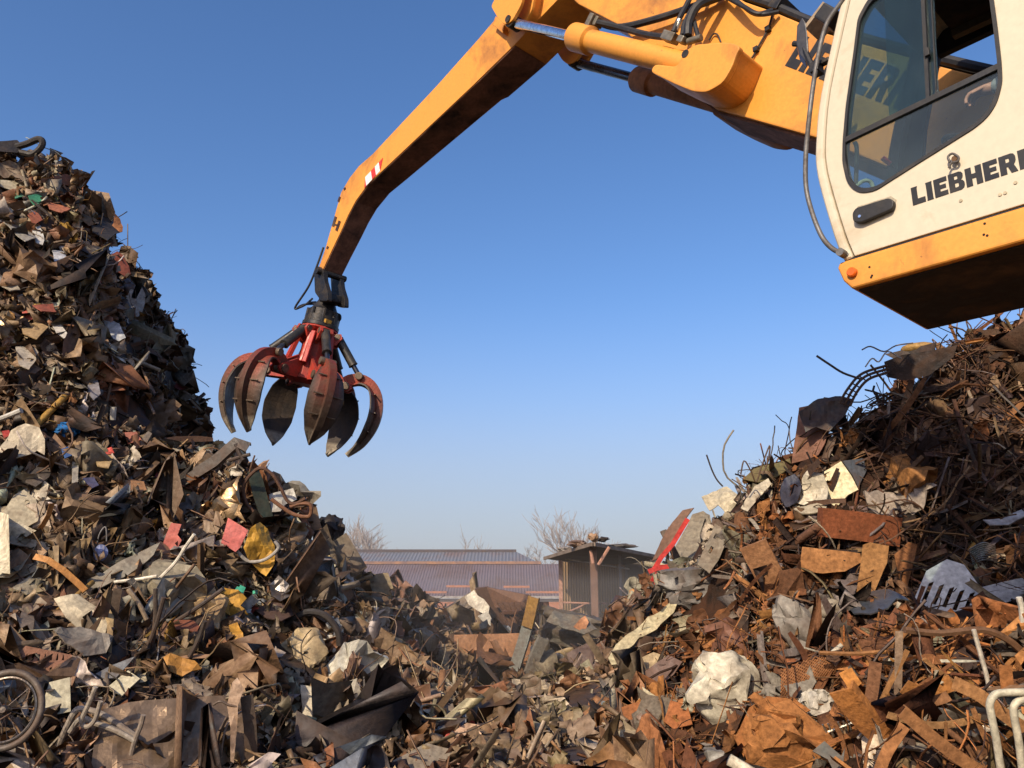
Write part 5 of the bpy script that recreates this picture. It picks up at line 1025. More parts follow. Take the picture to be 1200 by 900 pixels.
plate('brown_hood', 'dark brown smooth bent sheet in the centre below the crushed car', 'sheet metal', [(664, 766), (690, 754), (706, 762), (716, 784), (712, 804), (694, 808), (674, 794)], (.105, .065, .05), off=.4, pit=38, yaw=6, crum=.05, curl=.3, rust=.3)
lump('foil_bale', 'silver crumpled foil bale in the middle rubble', 'foil', (650, 790), (54, 40, 40), (.30, .28, .26), off=.2, crush=.55, shape='ico', seed=23, m=M_BARE)
for k_, (c_, s_, lb) in enumerate([((624, 818), (50, 34, 30), 'cream lumpy insulation mat in the centre of the rubble'), ((672, 806), (40, 24, 24), 'cream crumpled insulation on the silver foil bale'), ((612, 850), (22, 32, 20), 'hanging cream insulation scrap under the lumpy mat')]):
    lump('insulation_mat', lb, 'insulation', c_, s_, (.48, .39, .26), off=.3, crush=.75, shape='ico', seed=30 + k_, rust=.5)
plate('blue_white_sheet', 'pale blue-white torn sheet standing in the centre rubble', 'sheet metal', [(545, 808), (552, 784), (558, 792), (568, 796), (560, 810), (550, 816)], (.56, .57, .56), off=.4, pit=15, crum=.06, rust=.2)
fend = plate('long_fender', 'long pale yellow battered fender lying between rubble and right heap', 'car panel', [(714, 776), (722, 758), (738, 744), (760, 726), (786, 710), (796, 708), (790, 722), (770, 740), (750, 752), (738, 764), (730, 780), (718, 784)], (.52, .45, .27), off=.45, pit=38, yaw=-8, crum=.08, rust=.45)
for k_, (pl, cc, lb) in enumerate([
    ([(724, 816), (748, 802), (760, 810), (756, 824), (736, 826)], (.56, .46, .28), 'pale cream flat plate in the rubble right of centre'),
    ([(752, 806), (776, 820), (790, 834), (778, 846), (762, 830)], (.54, .47, .30), 'second cream plate folded beside the pale cream flat plate'),
    ([(728, 830), (760, 822), (780, 840), (770, 856), (734, 852)], (.33, .125, .045), 'rust-orange plate under the cream plates'),
    ([(786, 822), (806, 826), (812, 850), (790, 856), (778, 846)], (.36, .13, .045), 'rust-orange sheet left of the white crushed shell'),
    ([(652, 842), (664, 836), (690, 868), (684, 872)], (.40, .30, .19), 'pale narrow board slanting in the rubble'),
    ([(700, 858), (690, 838), (678, 838), (664, 880), (676, 892)], (.17, .10, .06), 'brown bent plate leaning in the rubble'),
    ([(740, 778), (766, 766), (780, 770), (770, 780), (748, 790)], (.45, .34, .19), 'tan flat strip on the rubble under the long fender'),
    ([(752, 790), (784, 768), (800, 776), (790, 790), (768, 806), (754, 802)], (.115, .065, .05), 'dark plum curved sheet under the tan flat strip'),
    ([(512, 832), (530, 826), (536, 848), (522, 860), (510, 850)], (.19, .15, .11), 'grey-brown bent plate in the rubble left of centre'),
    ([(540, 824), (560, 818), (574, 838), (556, 846)], (.16, .10, .065), 'brown domed plate in the centre rubble'),
    ([(590, 868), (616, 860), (624, 880), (600, 890)], (.19, .095, .05), 'rusty square plate at the bottom centre'),
    ([(460, 892), (500, 872), (530, 880), (520, 900), (480, 905)], (.30, .25, .18), 'grey-tan flat sheet at the bottom left of centre')]):
    plate('rubble_plate', lb, 'sheet metal', pl, cc, off=.3, yaw=(k_ * 29) % 40 - 20, pit=25 + (k_ * 13) % 30, crum=.03, rust=.5, seed=80 + k_, m=M_RUST if cc[0] / cc[2] > 6 else M_SCRAP)
lump('rust_drum', 'rust-orange crushed drum lying at the bottom right of centre', 'drum', (762, 886), (84, 36, 44), (.34, .14, .055), off=.35, crush=.22, shape='cyl', seed=41, rot=(0, 82, 0), m=M_RUST)
# ---------------------------------------------------------------- right heap
rf = bar('red_strut', 'bright red steel frame arm sticking out of the left end of the right heap', 'red frame', [(806, 608), (800, 618), (788, 638), (775, 653), (766, 668)], .055, (.50, .03, .025), t=9.55, off=0, prof='box', dep=.7, rust=.1)
for pts in ([(760, 670), (772, 665), (784, 664), (792, 668)], [(764, 678), (774, 684), (782, 694), (787, 702)], [(772, 664), (768, 684), (771, 700)]):
    o = bar('frame_arm', None, None, pts, .055, (.48, .03, .025), t=9.5, off=0, prof='box', dep=.7, rust=.2); o.parent = rf; o.matrix_parent_inverse = Matrix.Translation(-Vector(rf.location))
plate('brown_fender', 'brown curved car wing at the far left end of the right heap', 'car panel', [(762, 656), (774, 634), (788, 612), (800, 598), (812, 594), (804, 606), (790, 632), (776, 652)], (.19, .105, .065), t=9.9, off=0, yaw=-30, pit=25, curl=.4)
plate('grey_car_hood', 'grey-tan dented car hood on the left end of the right heap', 'car panel', [(786, 652), (800, 628), (812, 604), (824, 598), (832, 604), (836, 620), (826, 640), (814, 660), (800, 664)], (.25, .215, .155), off=.35, yaw=-14, pit=38, crum=.06, rust=.3)
plate('grey_car_hood', 'grey-tan lower car panel with square cut-outs on the right heap', 'car panel', [(818, 664), (828, 640), (838, 616), (850, 622), (852, 636), (842, 660), (832, 676)], (.23, .195, .14), off=.3, yaw=-5, pit=35, crum=.05, holes=[[(830, 650), (834, 642), (837, 644), (833, 652)], [(836, 632), (839, 626), (842, 628), (839, 634)]])
lump('engine_block', 'grey mangled engine lump below the grey-tan car hood', 'engine', (806, 690), (54, 36, 34), (.17, .16, .145), off=.2, crush=.6, shape='box', seed=44, sub_=4)
plate('cream_hood', 'cream crumpled sheet on the ridge at the left end of the right heap', 'car panel', [(822, 582), (834, 572), (852, 570), (866, 584), (868, 598), (852, 604), (842, 594), (832, 600)], (.56, .49, .34), off=.3, yaw=-5, pit=28, crum=.13, rust=.3)
plate('cream_strip', 'narrow pale strip right of the cream crumpled sheet on the ridge', 'sheet metal', [(868, 596), (884, 572), (900, 564), (904, 570), (890, 584), (876, 600)], (.52, .46, .34), off=.3, yaw=5, pit=35, crum=.06)
plate('olive_sheet', 'olive green rounded panel on the ridge of the right heap', 'panel', [(870, 562), (884, 550), (908, 544), (926, 538), (928, 548), (910, 560), (890, 566)], (.16, .14, .055), t=9.2, off=0, pit=40, yaw=-10)
lump('blue_drum', 'dark blue dented barrel half buried on the ridge of the right heap', 'barrel', (926, 576), (22, 38, 22), (.018, .024, .05), off=.25, crush=.15, shape='cyl', seed=50, rot=(0, 15, 0), rust=.2)
plate('standing_sheet', 'tall rust-brown sheet standing upright on the ridge of the right heap', 'steel plate', [(929, 544), (937, 478), (962, 472), (982, 470), (968, 520), (960, 534), (944, 540)], (.20, .085, .05), t=9.15, off=0, yaw=-15, pit=5, crum=.03, th=.03)
plate('black_sheet', 'black crumpled panel over the upper edge of the standing rust-brown sheet', 'panel', [(936, 486), (958, 472), (985, 470), (1000, 474), (990, 492), (972, 508), (956, 504), (944, 510)], (.03, .028, .028), t=9.05, off=0, yaw=5, pit=20, crum=.1)
frg = root('broken_fridge', at(966, 570, 8.55), 'white broken refrigerator shell on the right heap', 'refrigerator')
plate('door_panel', None, None, [(966, 553), (986, 541), (998, 558), (1006, 574), (994, 580), (982, 592), (970, 600)], (.66, .58, .36), t=8.5, off=0, yaw=-10, pit=12, crum=.015, rust=.12, parent=frg, th=.03)
plate('torn_side', None, None, [(934, 590), (940, 562), (948, 553), (964, 555), (968, 585), (950, 584), (942, 592)], (.66, .60, .46), t=8.55, off=0, yaw=-35, pit=15, crum=.1, rust=.35, parent=frg)
plate('back_panel', None, None, [(986, 541), (1010, 538), (1014, 552), (1004, 572), (998, 558)], (.10, .12, .14), t=8.6, off=0, yaw=40, pit=10, parent=frg)
plate('base_panel', None, None, [(930, 598), (950, 592), (970, 590), (968, 600), (940, 604)], (.48, .42, .30), t=8.5, off=0, pit=50, parent=frg)
bar('box_girder', 'rust-red box beam below the broken refrigerator', 'steel beam', [(964, 612), (1010, 617), (1056, 624)], .27, (.24, .075, .03), off=.5, prof='box', dep=.5, m=M_RUST)
plate('curved_tank_plate', 'rust-orange curved plate under the rust-red box beam', 'steel plate', [(936, 668), (940, 640), (962, 644), (985, 646), (1008, 648), (1010, 658), (990, 670), (964, 672)], (.37, .17, .06), off=.45, pit=18, crum=.02, curl=.5, m=M_RUST)
bar('steel_plank', 'wide rust-orange flat plank slanting down to the right on the right heap', 'steel plank', [(882, 638), (902, 676), (924, 716)], .26, (.34, .17, .08), off=.55, prof='flat', m=M_RUST, facing=-12)
lump('grey_cylinder', 'grey crushed cylinder at the foot of the slanting rust-orange plank', 'cylinder', (930, 732), (66, 40, 36), (.21, .19, .16), off=.35, crush=.35, shape='cyl', seed=52, rot=(0, 62, 0), rust=.5)
lump('grey_cylinder', 'small grey crushed canister right of the bigger crushed cylinder', 'cylinder', (966, 716), (24, 44, 26), (.22, .19, .14), off=.3, crush=.3, shape='cyl', seed=53, rot=(0, 70, 0), rust=.5)
plate('ochre_sheet', 'upright ochre rusty panel in the shade of the right heap', 'steel plate', [(1004, 696), (1012, 640), (1020, 636), (1042, 640), (1040, 660), (1026, 692), (1012, 700)], (.34, .17, .06), off=.4, pit=12, yaw=-8, crum=.05, m=M_RUST)
plate('ochre_sheet', 'second ochre torn panel right of the upright ochre rusty panel', 'steel plate', [(1048, 650), (1064, 636), (1074, 640), (1070, 660), (1062, 690), (1052, 680)], (.26, .11, .04), off=.35, pit=12, yaw=10, crum=.09, m=M_RUST)
# louvred white appliance panels in the shade
lv_ = plate('louvred_plate', 'white louvred appliance panel with slots in the shade of the right heap', 'louvred panel', [(1072, 702), (1086, 670), (1110, 656), (1130, 662), (1150, 690), (1146, 716), (1122, 732), (1096, 718)], (.58, .58, .56), off=.75, yaw=-6, pit=16, crum=.02, rust=.15, edge=.07,
    holes=[[(1084 + 12 * i + 5, 684 + 3 * i), (1090 + 12 * i + 5, 682 + 3 * i), (1082 + 12 * i + 3, 706 + 3.2 * i), (1077 + 12 * i + 3, 705 + 3.2 * i)] for i in range(5)])
plate('white_sheet', 'white bent appliance side in the shade right of the louvred panel', 'appliance panel', [(1144, 690), (1168, 684), (1204, 676), (1204, 696), (1170, 710), (1158, 712)], (.46, .46, .46), off=.4, pit=20, yaw=8, crum=.03, rust=.2)
plate('white_sheet', 'pale sheet lying in the dark above the louvred panel', 'appliance panel', [(1152, 610), (1176, 608), (1204, 596), (1204, 606), (1182, 616), (1160, 616)], (.48, .47, .45), off=.4, pit=40, crum=.03)
fan = root('fan_guard', at(1148, 648, 6.9), 'curved wire guard grille in the shade of the right heap', 'grille')
tf = pick(1148, 648) - .4
for k_ in range(9):
    s = k_ / 8; V, Fc = tube_vf(smooth_path([at(1136 + 4 * s, 644 + 17 * s, tf), at(1152, 636 + 20 * s, tf - .08), at(1166 + 2 * s, 640 + 17 * s, tf)], 5), .006, 5); obj_from(V, Fc, 'guard_wire', M_BARE, None, None, col=(.5, .5, .5), parent=fan)
mud = plate('grey_mudguard', 'shiny grey curved dish in the middle of the right heap', 'mudguard', [(994, 708), (1004, 698), (1022, 691), (1042, 691), (1064, 698), (1050, 700), (1040, 712), (1020, 720), (1000, 718)], (.22, .25, .28), off=.5, pit=62, yaw=-20, crum=.012, curl=.9, m=M_BARE, rust=.2)
# mesh roll
tm = pick(950, 790) - .3; mw = root('wire_mesh', at(950, 788, tm), 'rusty diamond wire mesh roll in the right heap', 'wire mesh')
va = []; fa = []; nn_ = 0
def mpt(a, b):                         # a along, b across: a bulging sheet of mesh
    px = 915 + 74 * a; py = 800 - 34 * a + 10 + (b - .5) * (52 - 8 * a); return at(px, py, tm - .18 * math.sin(math.pi * min(1, max(0, b))) )
for s_ in (1, -1):
    for k_ in range(-13, 27):
        pts = [(a, (k_ / 13 + s_ * a * 1.35)) for a in np.linspace(0, 1, 12)]; pts = [(a, b) for a, b in pts if 0 <= b <= 1]
        if len(pts) > 1:
            V, Fc = tube_vf([mpt(*p) for p in pts], .0055, 4, cap=False); va.append(V); fa += [tuple(i + nn_ for i in q) for q in Fc]; nn_ += len(V)
obj_from(np.concatenate(va), fa, 'mesh_sheet', M_RUST, None, None, col=(.30, .13, .05), parent=mw)
lump('white_shell', 'white crushed appliance shell at the foot of the right heap', 'appliance', (846, 806), (74, 70, 60), (.58, .53, .40), off=.35, crush=.5, shape='ico', seed=55, rust=.6)
lump('white_rag', 'crumpled white sheet right of the orange drum at the foot of the right heap', 'sheet metal', (955, 826), (34, 30, 26), (.50, .46, .37), off=.3, crush=.8, shape='ico', seed=56, rust=.4)
od = lump('orange_drum', 'bright rust-orange crushed drum at the foot of the right heap', 'drum', (914, 872), (84, 62, 50), (.38, .16, .05), off=.45, crush=.62, shape='box', seed=57, rot=(25, 20, 8), m=M_RUST, rust=.55)
plate('drum_flap', None, None, [(862, 870), (878, 832), (900, 818), (930, 822), (950, 838), (930, 846), (900, 838), (880, 856), (872, 890)], (.36, .14, .04), off=.75, pit=40, crum=.05, m=M_RUST, parent=od)
plate('steel_flap', 'dark brown upright flap left of the bright rust-orange drum', 'steel plate', [(850, 876), (856, 838), (862, 832), (866, 850), (862, 884)], (.18, .08, .035), off=.6, pit=8, yaw=-20, m=M_RUST)
lump('grey_box', 'grey crushed box at the very bottom left of the orange drum', 'box', (856, 894), (54, 26, 30), (.26, .25, .22), off=.3, crush=.25, shape='box', seed=58)
plate('star_scrap', 'dark grey star-shaped offcut at the foot of the right heap', 'offcut', [(952, 880), (966, 868), (986, 886), (990, 876), (988, 898), (978, 906), (970, 890)], (.10, .10, .085), off=.4, pit=30, crum=.02)
comb = root('comb_grille', at(976, 852, pick(976, 852) - .45), 'pale comb-like wire grille between the white rag and the rusty strips', 'grille'); tc_ = pick(976, 852) - .45
for k_ in range(6): V, Fc = tube_vf([at(972 + 5 * k_, 862 - 2 * k_ + 3, tc_), at(964 + 6 * k_, 846 - 1 * k_ + 3, tc_)], .007, 5); obj_from(V, Fc, 'wire_tooth', M_BARE, None, None, col=(.5, .45, .35), parent=comb)
V, Fc = tube_vf([at(970, 858, tc_), at(1002, 846, tc_)], .01, 6); obj_from(V, Fc, 'wire_spine', M_BARE, None, None, col=(.5, .45, .35), parent=comb)
# awning sheets and tank near the top of the right heap
plate('black_awning', 'wide black bent sheet overhanging near the top of the right heap', 'sheet metal', [(1036, 424), (1058, 416), (1096, 410), (1122, 404), (1118, 418), (1090, 440), (1060, 446), (1040, 442)], (.025, .02, .018), t=8.75, off=0, pit=-12, yaw=-20, crum=.05)
plate('black_awning', 'black upper sheet under the yellow tank near the top of the right heap', 'sheet metal', [(1040, 418), (1068, 410), (1100, 404), (1098, 412), (1062, 428)], (.03, .024, .02), t=8.85, off=0, pit=15, yaw=-20, crum=.05)
lump('yellow_tank', 'dull yellow rounded tank lying on the black sheet near the top of the right heap', 'tank', (1076, 408), (38, 13, 22), (.40, .24, .07), t=8.9, crush=.08, shape='ico', seed=60, rust=.4)
cage = root('curved_cage', at(1020, 452, 8.9), 'curved rusty ladder cage arching on the ridge of the right heap', 'ladder')
for k_, dy in enumerate((0, 8, 16)): V, Fc = tube_vf(smooth_path([at(984 + 6 * k_, 472 + 2 * k_, 8.9), at(994 + 5 * k_, 455 + dy * .3, 8.9), at(1010 + 4 * k_, 438 + dy * .4, 8.9), (at(1040 + k_, 428 + dy * .5, 8.9))], 6), .015, 6); obj_from(V, Fc, 'rail', M_RUST, None, None, col=(.08, .055, .04), parent=cage)
for s in np.linspace(.05, .95, 9):
    q = smooth_path([at(984, 472, 8.9), at(994, 455, 8.9), at(1010, 438, 8.9), at(1040, 428, 8.9)], 6); q2 = smooth_path([at(996, 476, 8.9), at(1004, 460, 8.9), at(1018, 444, 8.9), at(1042, 436, 8.9)], 6); i = int(s * 18); V, Fc = tube_vf([q[i], q2[i]], .008, 5); obj_from(V, Fc, 'rung', M_RUST, None, None, col=(.08, .055, .04), parent=cage)
for k_, (pts, r, lb) in enumerate([
    ([(957, 417), (972, 427), (988, 437), (1008, 444)], .012, 'long dark rod reaching into the sky from the ridge of the right heap'),
    ([(828, 533), (834, 550), (840, 562), (847, 570)], .009, 'thin dark rod standing up above the cream sheet on the ridge'),
    ([(868, 556), (872, 540), (880, 552), (886, 565), (892, 548), (902, 522), (900, 540), (894, 556)], .008, 'looped thin rods standing on the ridge above the wire tangle'),
    ([(1010, 410), (1020, 406), (1036, 412), (1050, 405), (1070, 402)], .008, 'thin wavy wires against the sky near the top of the right heap'),
    ([(1014, 430), (1022, 420), (1030, 424), (1040, 412), (1056, 420)], .008, 'crinkled pale wire below the wavy wires on the right heap'),
    ([(1190, 806), (1196, 770), (1198, 720), (1194, 700)], .02, 'thin white upright pipe at the right edge'),
    ([(1141, 738), (1150, 770), (1158, 800), (1161, 826)], .014, 'thin white bent rod in front of the shaded right heap'),
    ([(960, 765), (1000, 766), (1030, 764), (1056, 762)], .016, 'long rusty horizontal rod across the dark hollow of the right heap'),
    ([(1060, 738), (1100, 742), (1150, 738), (1178, 748), (1196, 762)], .025, 'thick rusty bent pipe arching across the shaded right heap')]):
    tubep('thin_rod', lb, 'steel rod', pts, r, [(.06, .05, .045), (.06, .05, .045), (.10, .06, .035), (.16, .13, .11), (.40, .38, .34), (.66, .62, .52), (.66, .60, .48), (.30, .14, .05), (.16, .085, .045)][k_], off=.5, t=[9.2, 9.2, 9.1, 9.2, 9.2, None, None, None, None][k_] or None, rust=.3, n=4, sides=6)
# rusty strips fanned at the foot of the right heap
for k_, (pts, wd, cc, lb) in enumerate([
    ([(985, 810), (1000, 830), (1030, 860), (1066, 876)], 0.156, (.44, .18, .05), 'broad bright orange strip in the fan of strips at the foot of the right heap'),
    ([(1000, 910), (1012, 860), (1022, 810), (1026, 776)], 0.078, (.21, .10, .05), 'brown tall strip bending up through the fan of strips'),
    ([(1052, 830), (1053, 790), (1054, 740)], 0.051, (.34, .24, .16), 'pale upright flat bar above the fan of strips'),
    ([(1058, 834), (1090, 862), (1124, 888), (1150, 905)], 0.072, (.32, .15, .06), 'long straight angle bar falling to the lower right'),
    ([(1040, 838), (1090, 850), (1130, 846), (1160, 836)], 0.042, (.38, .21, .09), 'light rusty bar lying level across the fan of strips'),
    ([(1064, 828), (1100, 820), (1112, 815)], 0.060, (.24, .115, .05), 'short dark rusty strip above the level bar'),
    ([(1028, 834), (1044, 800), (1064, 762)], 0.030, (.38, .19, .07), 'thin strip crossing the pale upright bar'),
    ([(1118, 800), (1150, 816), (1180, 840), (1204, 856)], 0.078, (.40, .20, .08), 'long bright strip running to the white bent rail'),
    ([(1082, 772), (1110, 794), (1140, 812)], 0.027, (.42, .22, .09), 'thin bright strip slanting under the dark hollow'),
    ([(1140, 830), (1152, 860), (1166, 890)], 0.030, (.30, .14, .055), 'narrow strip hanging left of the white bent rail'),
    ([(1060, 805), (1076, 812), (1096, 808), (1116, 800)], 0.096, (.41, .175, .05), 'crumpled bright orange strip behind the level bar'),
    ([(1178, 780), (1180, 800), (1181, 812)], 0.072, (.36, .15, .05), 'short upright orange plate just above the white bent rail'),
    ([(970, 838), (985, 862), (996, 905)], 0.030, (.27, .12, .05), 'narrow brown strip at the left end of the fan of strips'),
    ([(1030, 905), (1040, 880), (1060, 850)], 0.066, (.36, .16, .06), 'rusty strip rising from the bottom edge in the fan of strips')]):
    bar('rusty_strip', lb, 'steel strip', pts, wd, cc, off=.45 + .03 * (k_ % 4), prof='flat' if k_ % 3 else 'ell', facing=(k_ * 31) % 60 - 30, m=M_RUST, n=3, dep=.5)
plate('orange_offcut', 'square bright orange offcut at the left end of the fan of strips', 'offcut', [(983, 790), (998, 784), (1010, 802), (996, 812), (990, 800)], (.50, .21, .05), off=.55, pit=25, crum=.03, m=M_RUST)
# white bent tube rail, lower right
rl = root('tube_bed_end', at(1180, 860, 4.4), 'cream white bent tube bed end at the lower right corner', 'bed end')
for pts in ([(1174, 912), (1168, 870), (1162, 840), (1160, 826), (1164, 816), (1174, 812), (1206, 811)], [(1199, 912), (1194, 870), (1188, 836), (1190, 825), (1198, 820), (1210, 818)]):
    V, Fc = tube_vf(smooth_path([at(x, y, 4.4) for x, y in pts], 6), .020, 12); obj_from(V, Fc, 'tube', M_SCRAP, None, None, col=(.60, .56, .42), rust=.35, parent=rl)
plate('dark_cover', 'dark rounded lid behind the cream white bed end', 'lid', [(1172, 888), (1180, 874), (1204, 868), (1210, 905), (1176, 905)], (.05, .04, .035), off=.2, pit=25, curl=.5)
# ================================================================== beyond the heaps
NOTE[0] = False
def corr(name, base, dirt, scale, axis='x', rough=.6, metal=.2, damt=.4, depth=.5):
    m = mat(name, base, rough, metal, dirt, damt, .35, 0); t = m.node_tree; b = next(n for n in t.nodes if n.type == 'BSDF_PRINCIPLED')
    wv = N(t, 'ShaderNodeTexWave'); wv.wave_type = 'BANDS'; wv.bands_direction = axis.upper(); wv.inputs['Scale'].default_value = scale; wv.inputs['Distortion'].default_value = .2
    tc = N(t, 'ShaderNodeTexCoord'); t.links.new(tc.outputs['Object'], wv.inputs[0]); bp = N(t, 'ShaderNodeBump'); bp.inputs['Strength'].default_value = depth; bp.inputs['Distance'].default_value = .15
    t.links.new(wv.outputs[1], bp.inputs['Height']); t.links.new(bp.outputs[0], b.inputs['Normal'])
    lk = b.inputs['Base Color'].links[0].from_socket; v = ramp(t, wv.outputs[1], 0, 1, .72, 1.08); vv = N(t, 'ShaderNodeCombineColor'); [t.links.new(v, vv.inputs[i]) for i in range(3)]
    t.links.new(mixc(t, 1.0, lk, vv.outputs[0], 'MULTIPLY'), b.inputs['Base Color']); return m
M_PURP = corr('purple_sheet_roof', (.20, .145, .155), (.14, .075, .055), 1.2); M_ROOF2 = corr('grey_glazed_roof', (.20, .205, .23), (.20, .11, .08), .9, damt=.3)  # purple roof greyed and lightened, distance haze put into its colour
M_WALLC = mat('cream_render', (.50, .42, .30), .9, 0, (.3, .2, .13), .4, .5, .1); M_OR2 = mat('orange_gutter', (.40, .15, .06), .7, 0, (.2, .08, .04), .4, 2, .1)
M_WOOD = corr('weathered_cladding', (.36, .235, .125), (.26, .16, .08), 2.2, rough=.9, metal=0, depth=.35)
M_CONC = mat('pale_concrete', (.46, .40, .30), .95, 0, (.22, .17, .12), .45, 1.2, .2); M_POST = mat('rusty_post', (.17, .09, .055), .8, 0, (.08, .04, .025), .5, 2, .2)
M_UNDER = mat('dark_roof_underside', (.05, .045, .042), .9, 0, (.03, .025, .02), .4, 1, .2)
lb_ = root('long_building', at(520, 700, 74), 'long low industrial building with a purple-brown sheet roof and grey upper roof', 'building')
def X(px, t): return at(px, 700, t)[0]
eY, rY, tY, bY = at(0, 698, 72)[1], at(0, 661, 80)[1], at(0, 646.5, 85)[1], 102
eZ, rZ, tZ = at(0, 698, 72)[2], at(0, 661, 80)[2], at(0, 646.5, 85)[2]
x0, x1 = X(330, 72), X(800, 72)
MB().add([(x0, eY, eZ), (x1, eY, eZ), (x1, rY, rZ), (x0, rY, rZ), (x0, eY, eZ - .2), (x1, eY, eZ - .2), (x1, rY, rZ - .2), (x0, rY, rZ - .2)], [(0, 1, 2, 3), (7, 6, 5, 4), (0, 4, 5, 1), (1, 5, 6, 2), (3, 2, 6, 7), (0, 3, 7, 4)]).build('lower_roof', M_PURP, lb_)
u0, u1, u2 = X(330, 85), X(605, 85), at(634, 660, 80)[0]
MB().add([(u0, rY + .1, rZ + .02), (u2, rY + .1, rZ + .02), (u1, tY, tZ), (u0, tY, tZ), (u0, bY, rZ), (u2, bY, rZ)], [(0, 1, 2, 3), (3, 2, 5, 4), (1, 5, 2), (0, 3, 4), (0, 4, 5, 1)]).build('upper_roof', M_ROOF2, lb_)
MB().add(*box_vf(((u0 + u1) / 2, tY, tZ + .08), I3, ((u1 - u0) / 2, .25, .14))).build('ridge_cap', mat('dark_ridge', (.06, .045, .045), .7), lb_)
MB().add(*box_vf(((x0 + u2) / 2, rY - .02, rZ + .12), I3, ((u2 - x0) / 2, .2, .13))).build('flashing', mat('rust_flashing', (.34, .17, .08), .8, 0, (.12, .08, .08), .6, 1.5, .1), lb_)
MB().add(*box_vf(((x0 + x1) / 2, eY + .6, (eZ - .2) / 2 - .05), I3, ((x1 - x0) / 2, .3, eZ / 2 - .12))).build('wall', M_WALLC, lb_)
MB().add(*box_vf(((x0 + x1) / 2, eY + .24, eZ - .85), I3, ((x1 - x0) / 2, .08, .32))).build('wall_band', M_OR2, lb_)
MB().add(*box_vf(((x0 + x1) / 2, eY - .1, eZ - .15), I3, ((x1 - x0) / 2, .1, .1))).build('gutter', mat('pale_gutter', (.35, .32, .28), .6), lb_)
for a_, b_, yy in ((522, 551, 688.5), (494, 524, 695), (590, 621, 689), (616, 656, 695)):
    s = (698 - yy) / 37; cy_, cz_ = eY + (rY - eY) * s, eZ + (rZ - eZ) * s
    MB().add(*box_vf(((X(a_, 73) + X(b_, 73)) / 2, cy_, cz_ + .05), I3, ((X(b_, 73) - X(a_, 73)) / 2, .12, .09))).build('snow_guard', M_OR2, lb_)
# open shed
sh = root('open_shed', at(697, 735, 36), 'open-fronted shed with rusty posts, a sagging flat roof and tan plank wall', 'shed')
A_, B_, C_ = at(639, 653, 40), at(695, 636, 33), at(774, 652, 40); D_ = A_ + C_ - B_
dn = np.array([0, 0, -.08]); MB().add([A_, B_, C_, D_, A_ + dn, B_ + dn, C_ + dn, D_ + dn], [(0, 1, 2, 3), (7, 6, 5, 4), (0, 4, 5, 1), (1, 5, 6, 2), (2, 6, 7, 3), (3, 7, 4, 0)]).build('roof', M_UNDER, sh)
for p_, q_, nm in ((A_, B_, 'fascia'), (B_, C_, 'fascia')):
    d_ = (q_ - p_) / np.linalg.norm(q_ - p_); nn_v = np.cross(d_, [0, 0, 1]); V, Fc = box_vf((p_ + q_) / 2 + [0, 0, -.06] + nn_v * .06, np.array([d_, nn_v, [0, 0, 1]]), (np.linalg.norm(q_ - p_) / 2, .04, .075)); MB().add(V, Fc).build(nm, mat('weathered_fascia', (.22, .17, .13), .9, 0, (.1, .07, .05), .5, 1.5, .2), sh)
def vwall(p, q, z0, z1, th, m, nm):
    p = np.array([p[0], p[1], 0]); q = np.array([q[0], q[1], 0]); d_ = (q - p) / np.linalg.norm(q - p); nn_v = np.cross(d_, [0, 0, 1]); V, Fc = box_vf((p + q) / 2 + [0, 0, (z0 + z1) / 2], np.array([d_, nn_v, [0, 0, 1]]), (np.linalg.norm(q - p) / 2, th / 2, (z1 - z0) / 2)); return MB().add(V, Fc).build(nm, m, sh)
w1, w2, w3 = at(656, 700, 41.5), at(736, 700, 44), at(775, 700, 41)
vwall(w1, w2, .95, 3.95, .08, M_WOOD, 'plank_wall'); vwall(w1 + [0, -.5, 0], w2 + [0, -.3, 0], -.02, 1.0, .25, M_CONC, 'base_wall'); vwall(w2, w3, -.02, 3.9, .1, mat('dark_plank', (.09, .075, .06), .9, 0, (.04, .03, .025), .5, 1, .2), 'side_wall')
def post(px, t, z1, wd, m, nm='post'):
    p = at(px, 720, t); return sub(MB().add(*box_vf((p[0], p[1], z1 / 2), I3, (wd, wd, z1 / 2 + .02))).build(nm, m, sh), sh)
zr = float(B_[2]) - .09
post(657.5, 40.3, 3.85, .09, mat('salmon_post', (.42, .22, .15), .8), 'post'); cpst = post(697, 33.5, zr - .03, .14, M_POST); post(728.5, 37, 3.95, .06, mat('grey_post', (.13, .12, .12), .7)); post(736, 43.5, 3.8, .07, mat('grey_post')); post(762, 39.5, 3.9, .08, M_POST)
for a_, b_ in (((701, 662), (714, 641)), ((695, 660), (692, 645))):
    MB().add(*tube_vf([at(*a_, 33.5), at(*b_, 33.6)], .07, 6)).build('brace', mat('salmon_post'), sh)
MB().add(*tube_vf([at(663, 655, 39), at(738, 667, 38.5)], .045, 6)).build('tie_pipe', mat('pale_pipe', (.30, .28, .25), .6), sh)
MB().add(*tube_vf([at(659, 706, 40), at(690, 707, 40.2), at(735, 707, 42)], .05, 6)).build('rail', mat('salmon_post'), sh); MB().add(*tube_vf([at(664, 718, 39), at(676, 713, 39.5), at(688, 707, 40)], .055, 6)).build('rail_brace', mat('salmon_post'), sh)
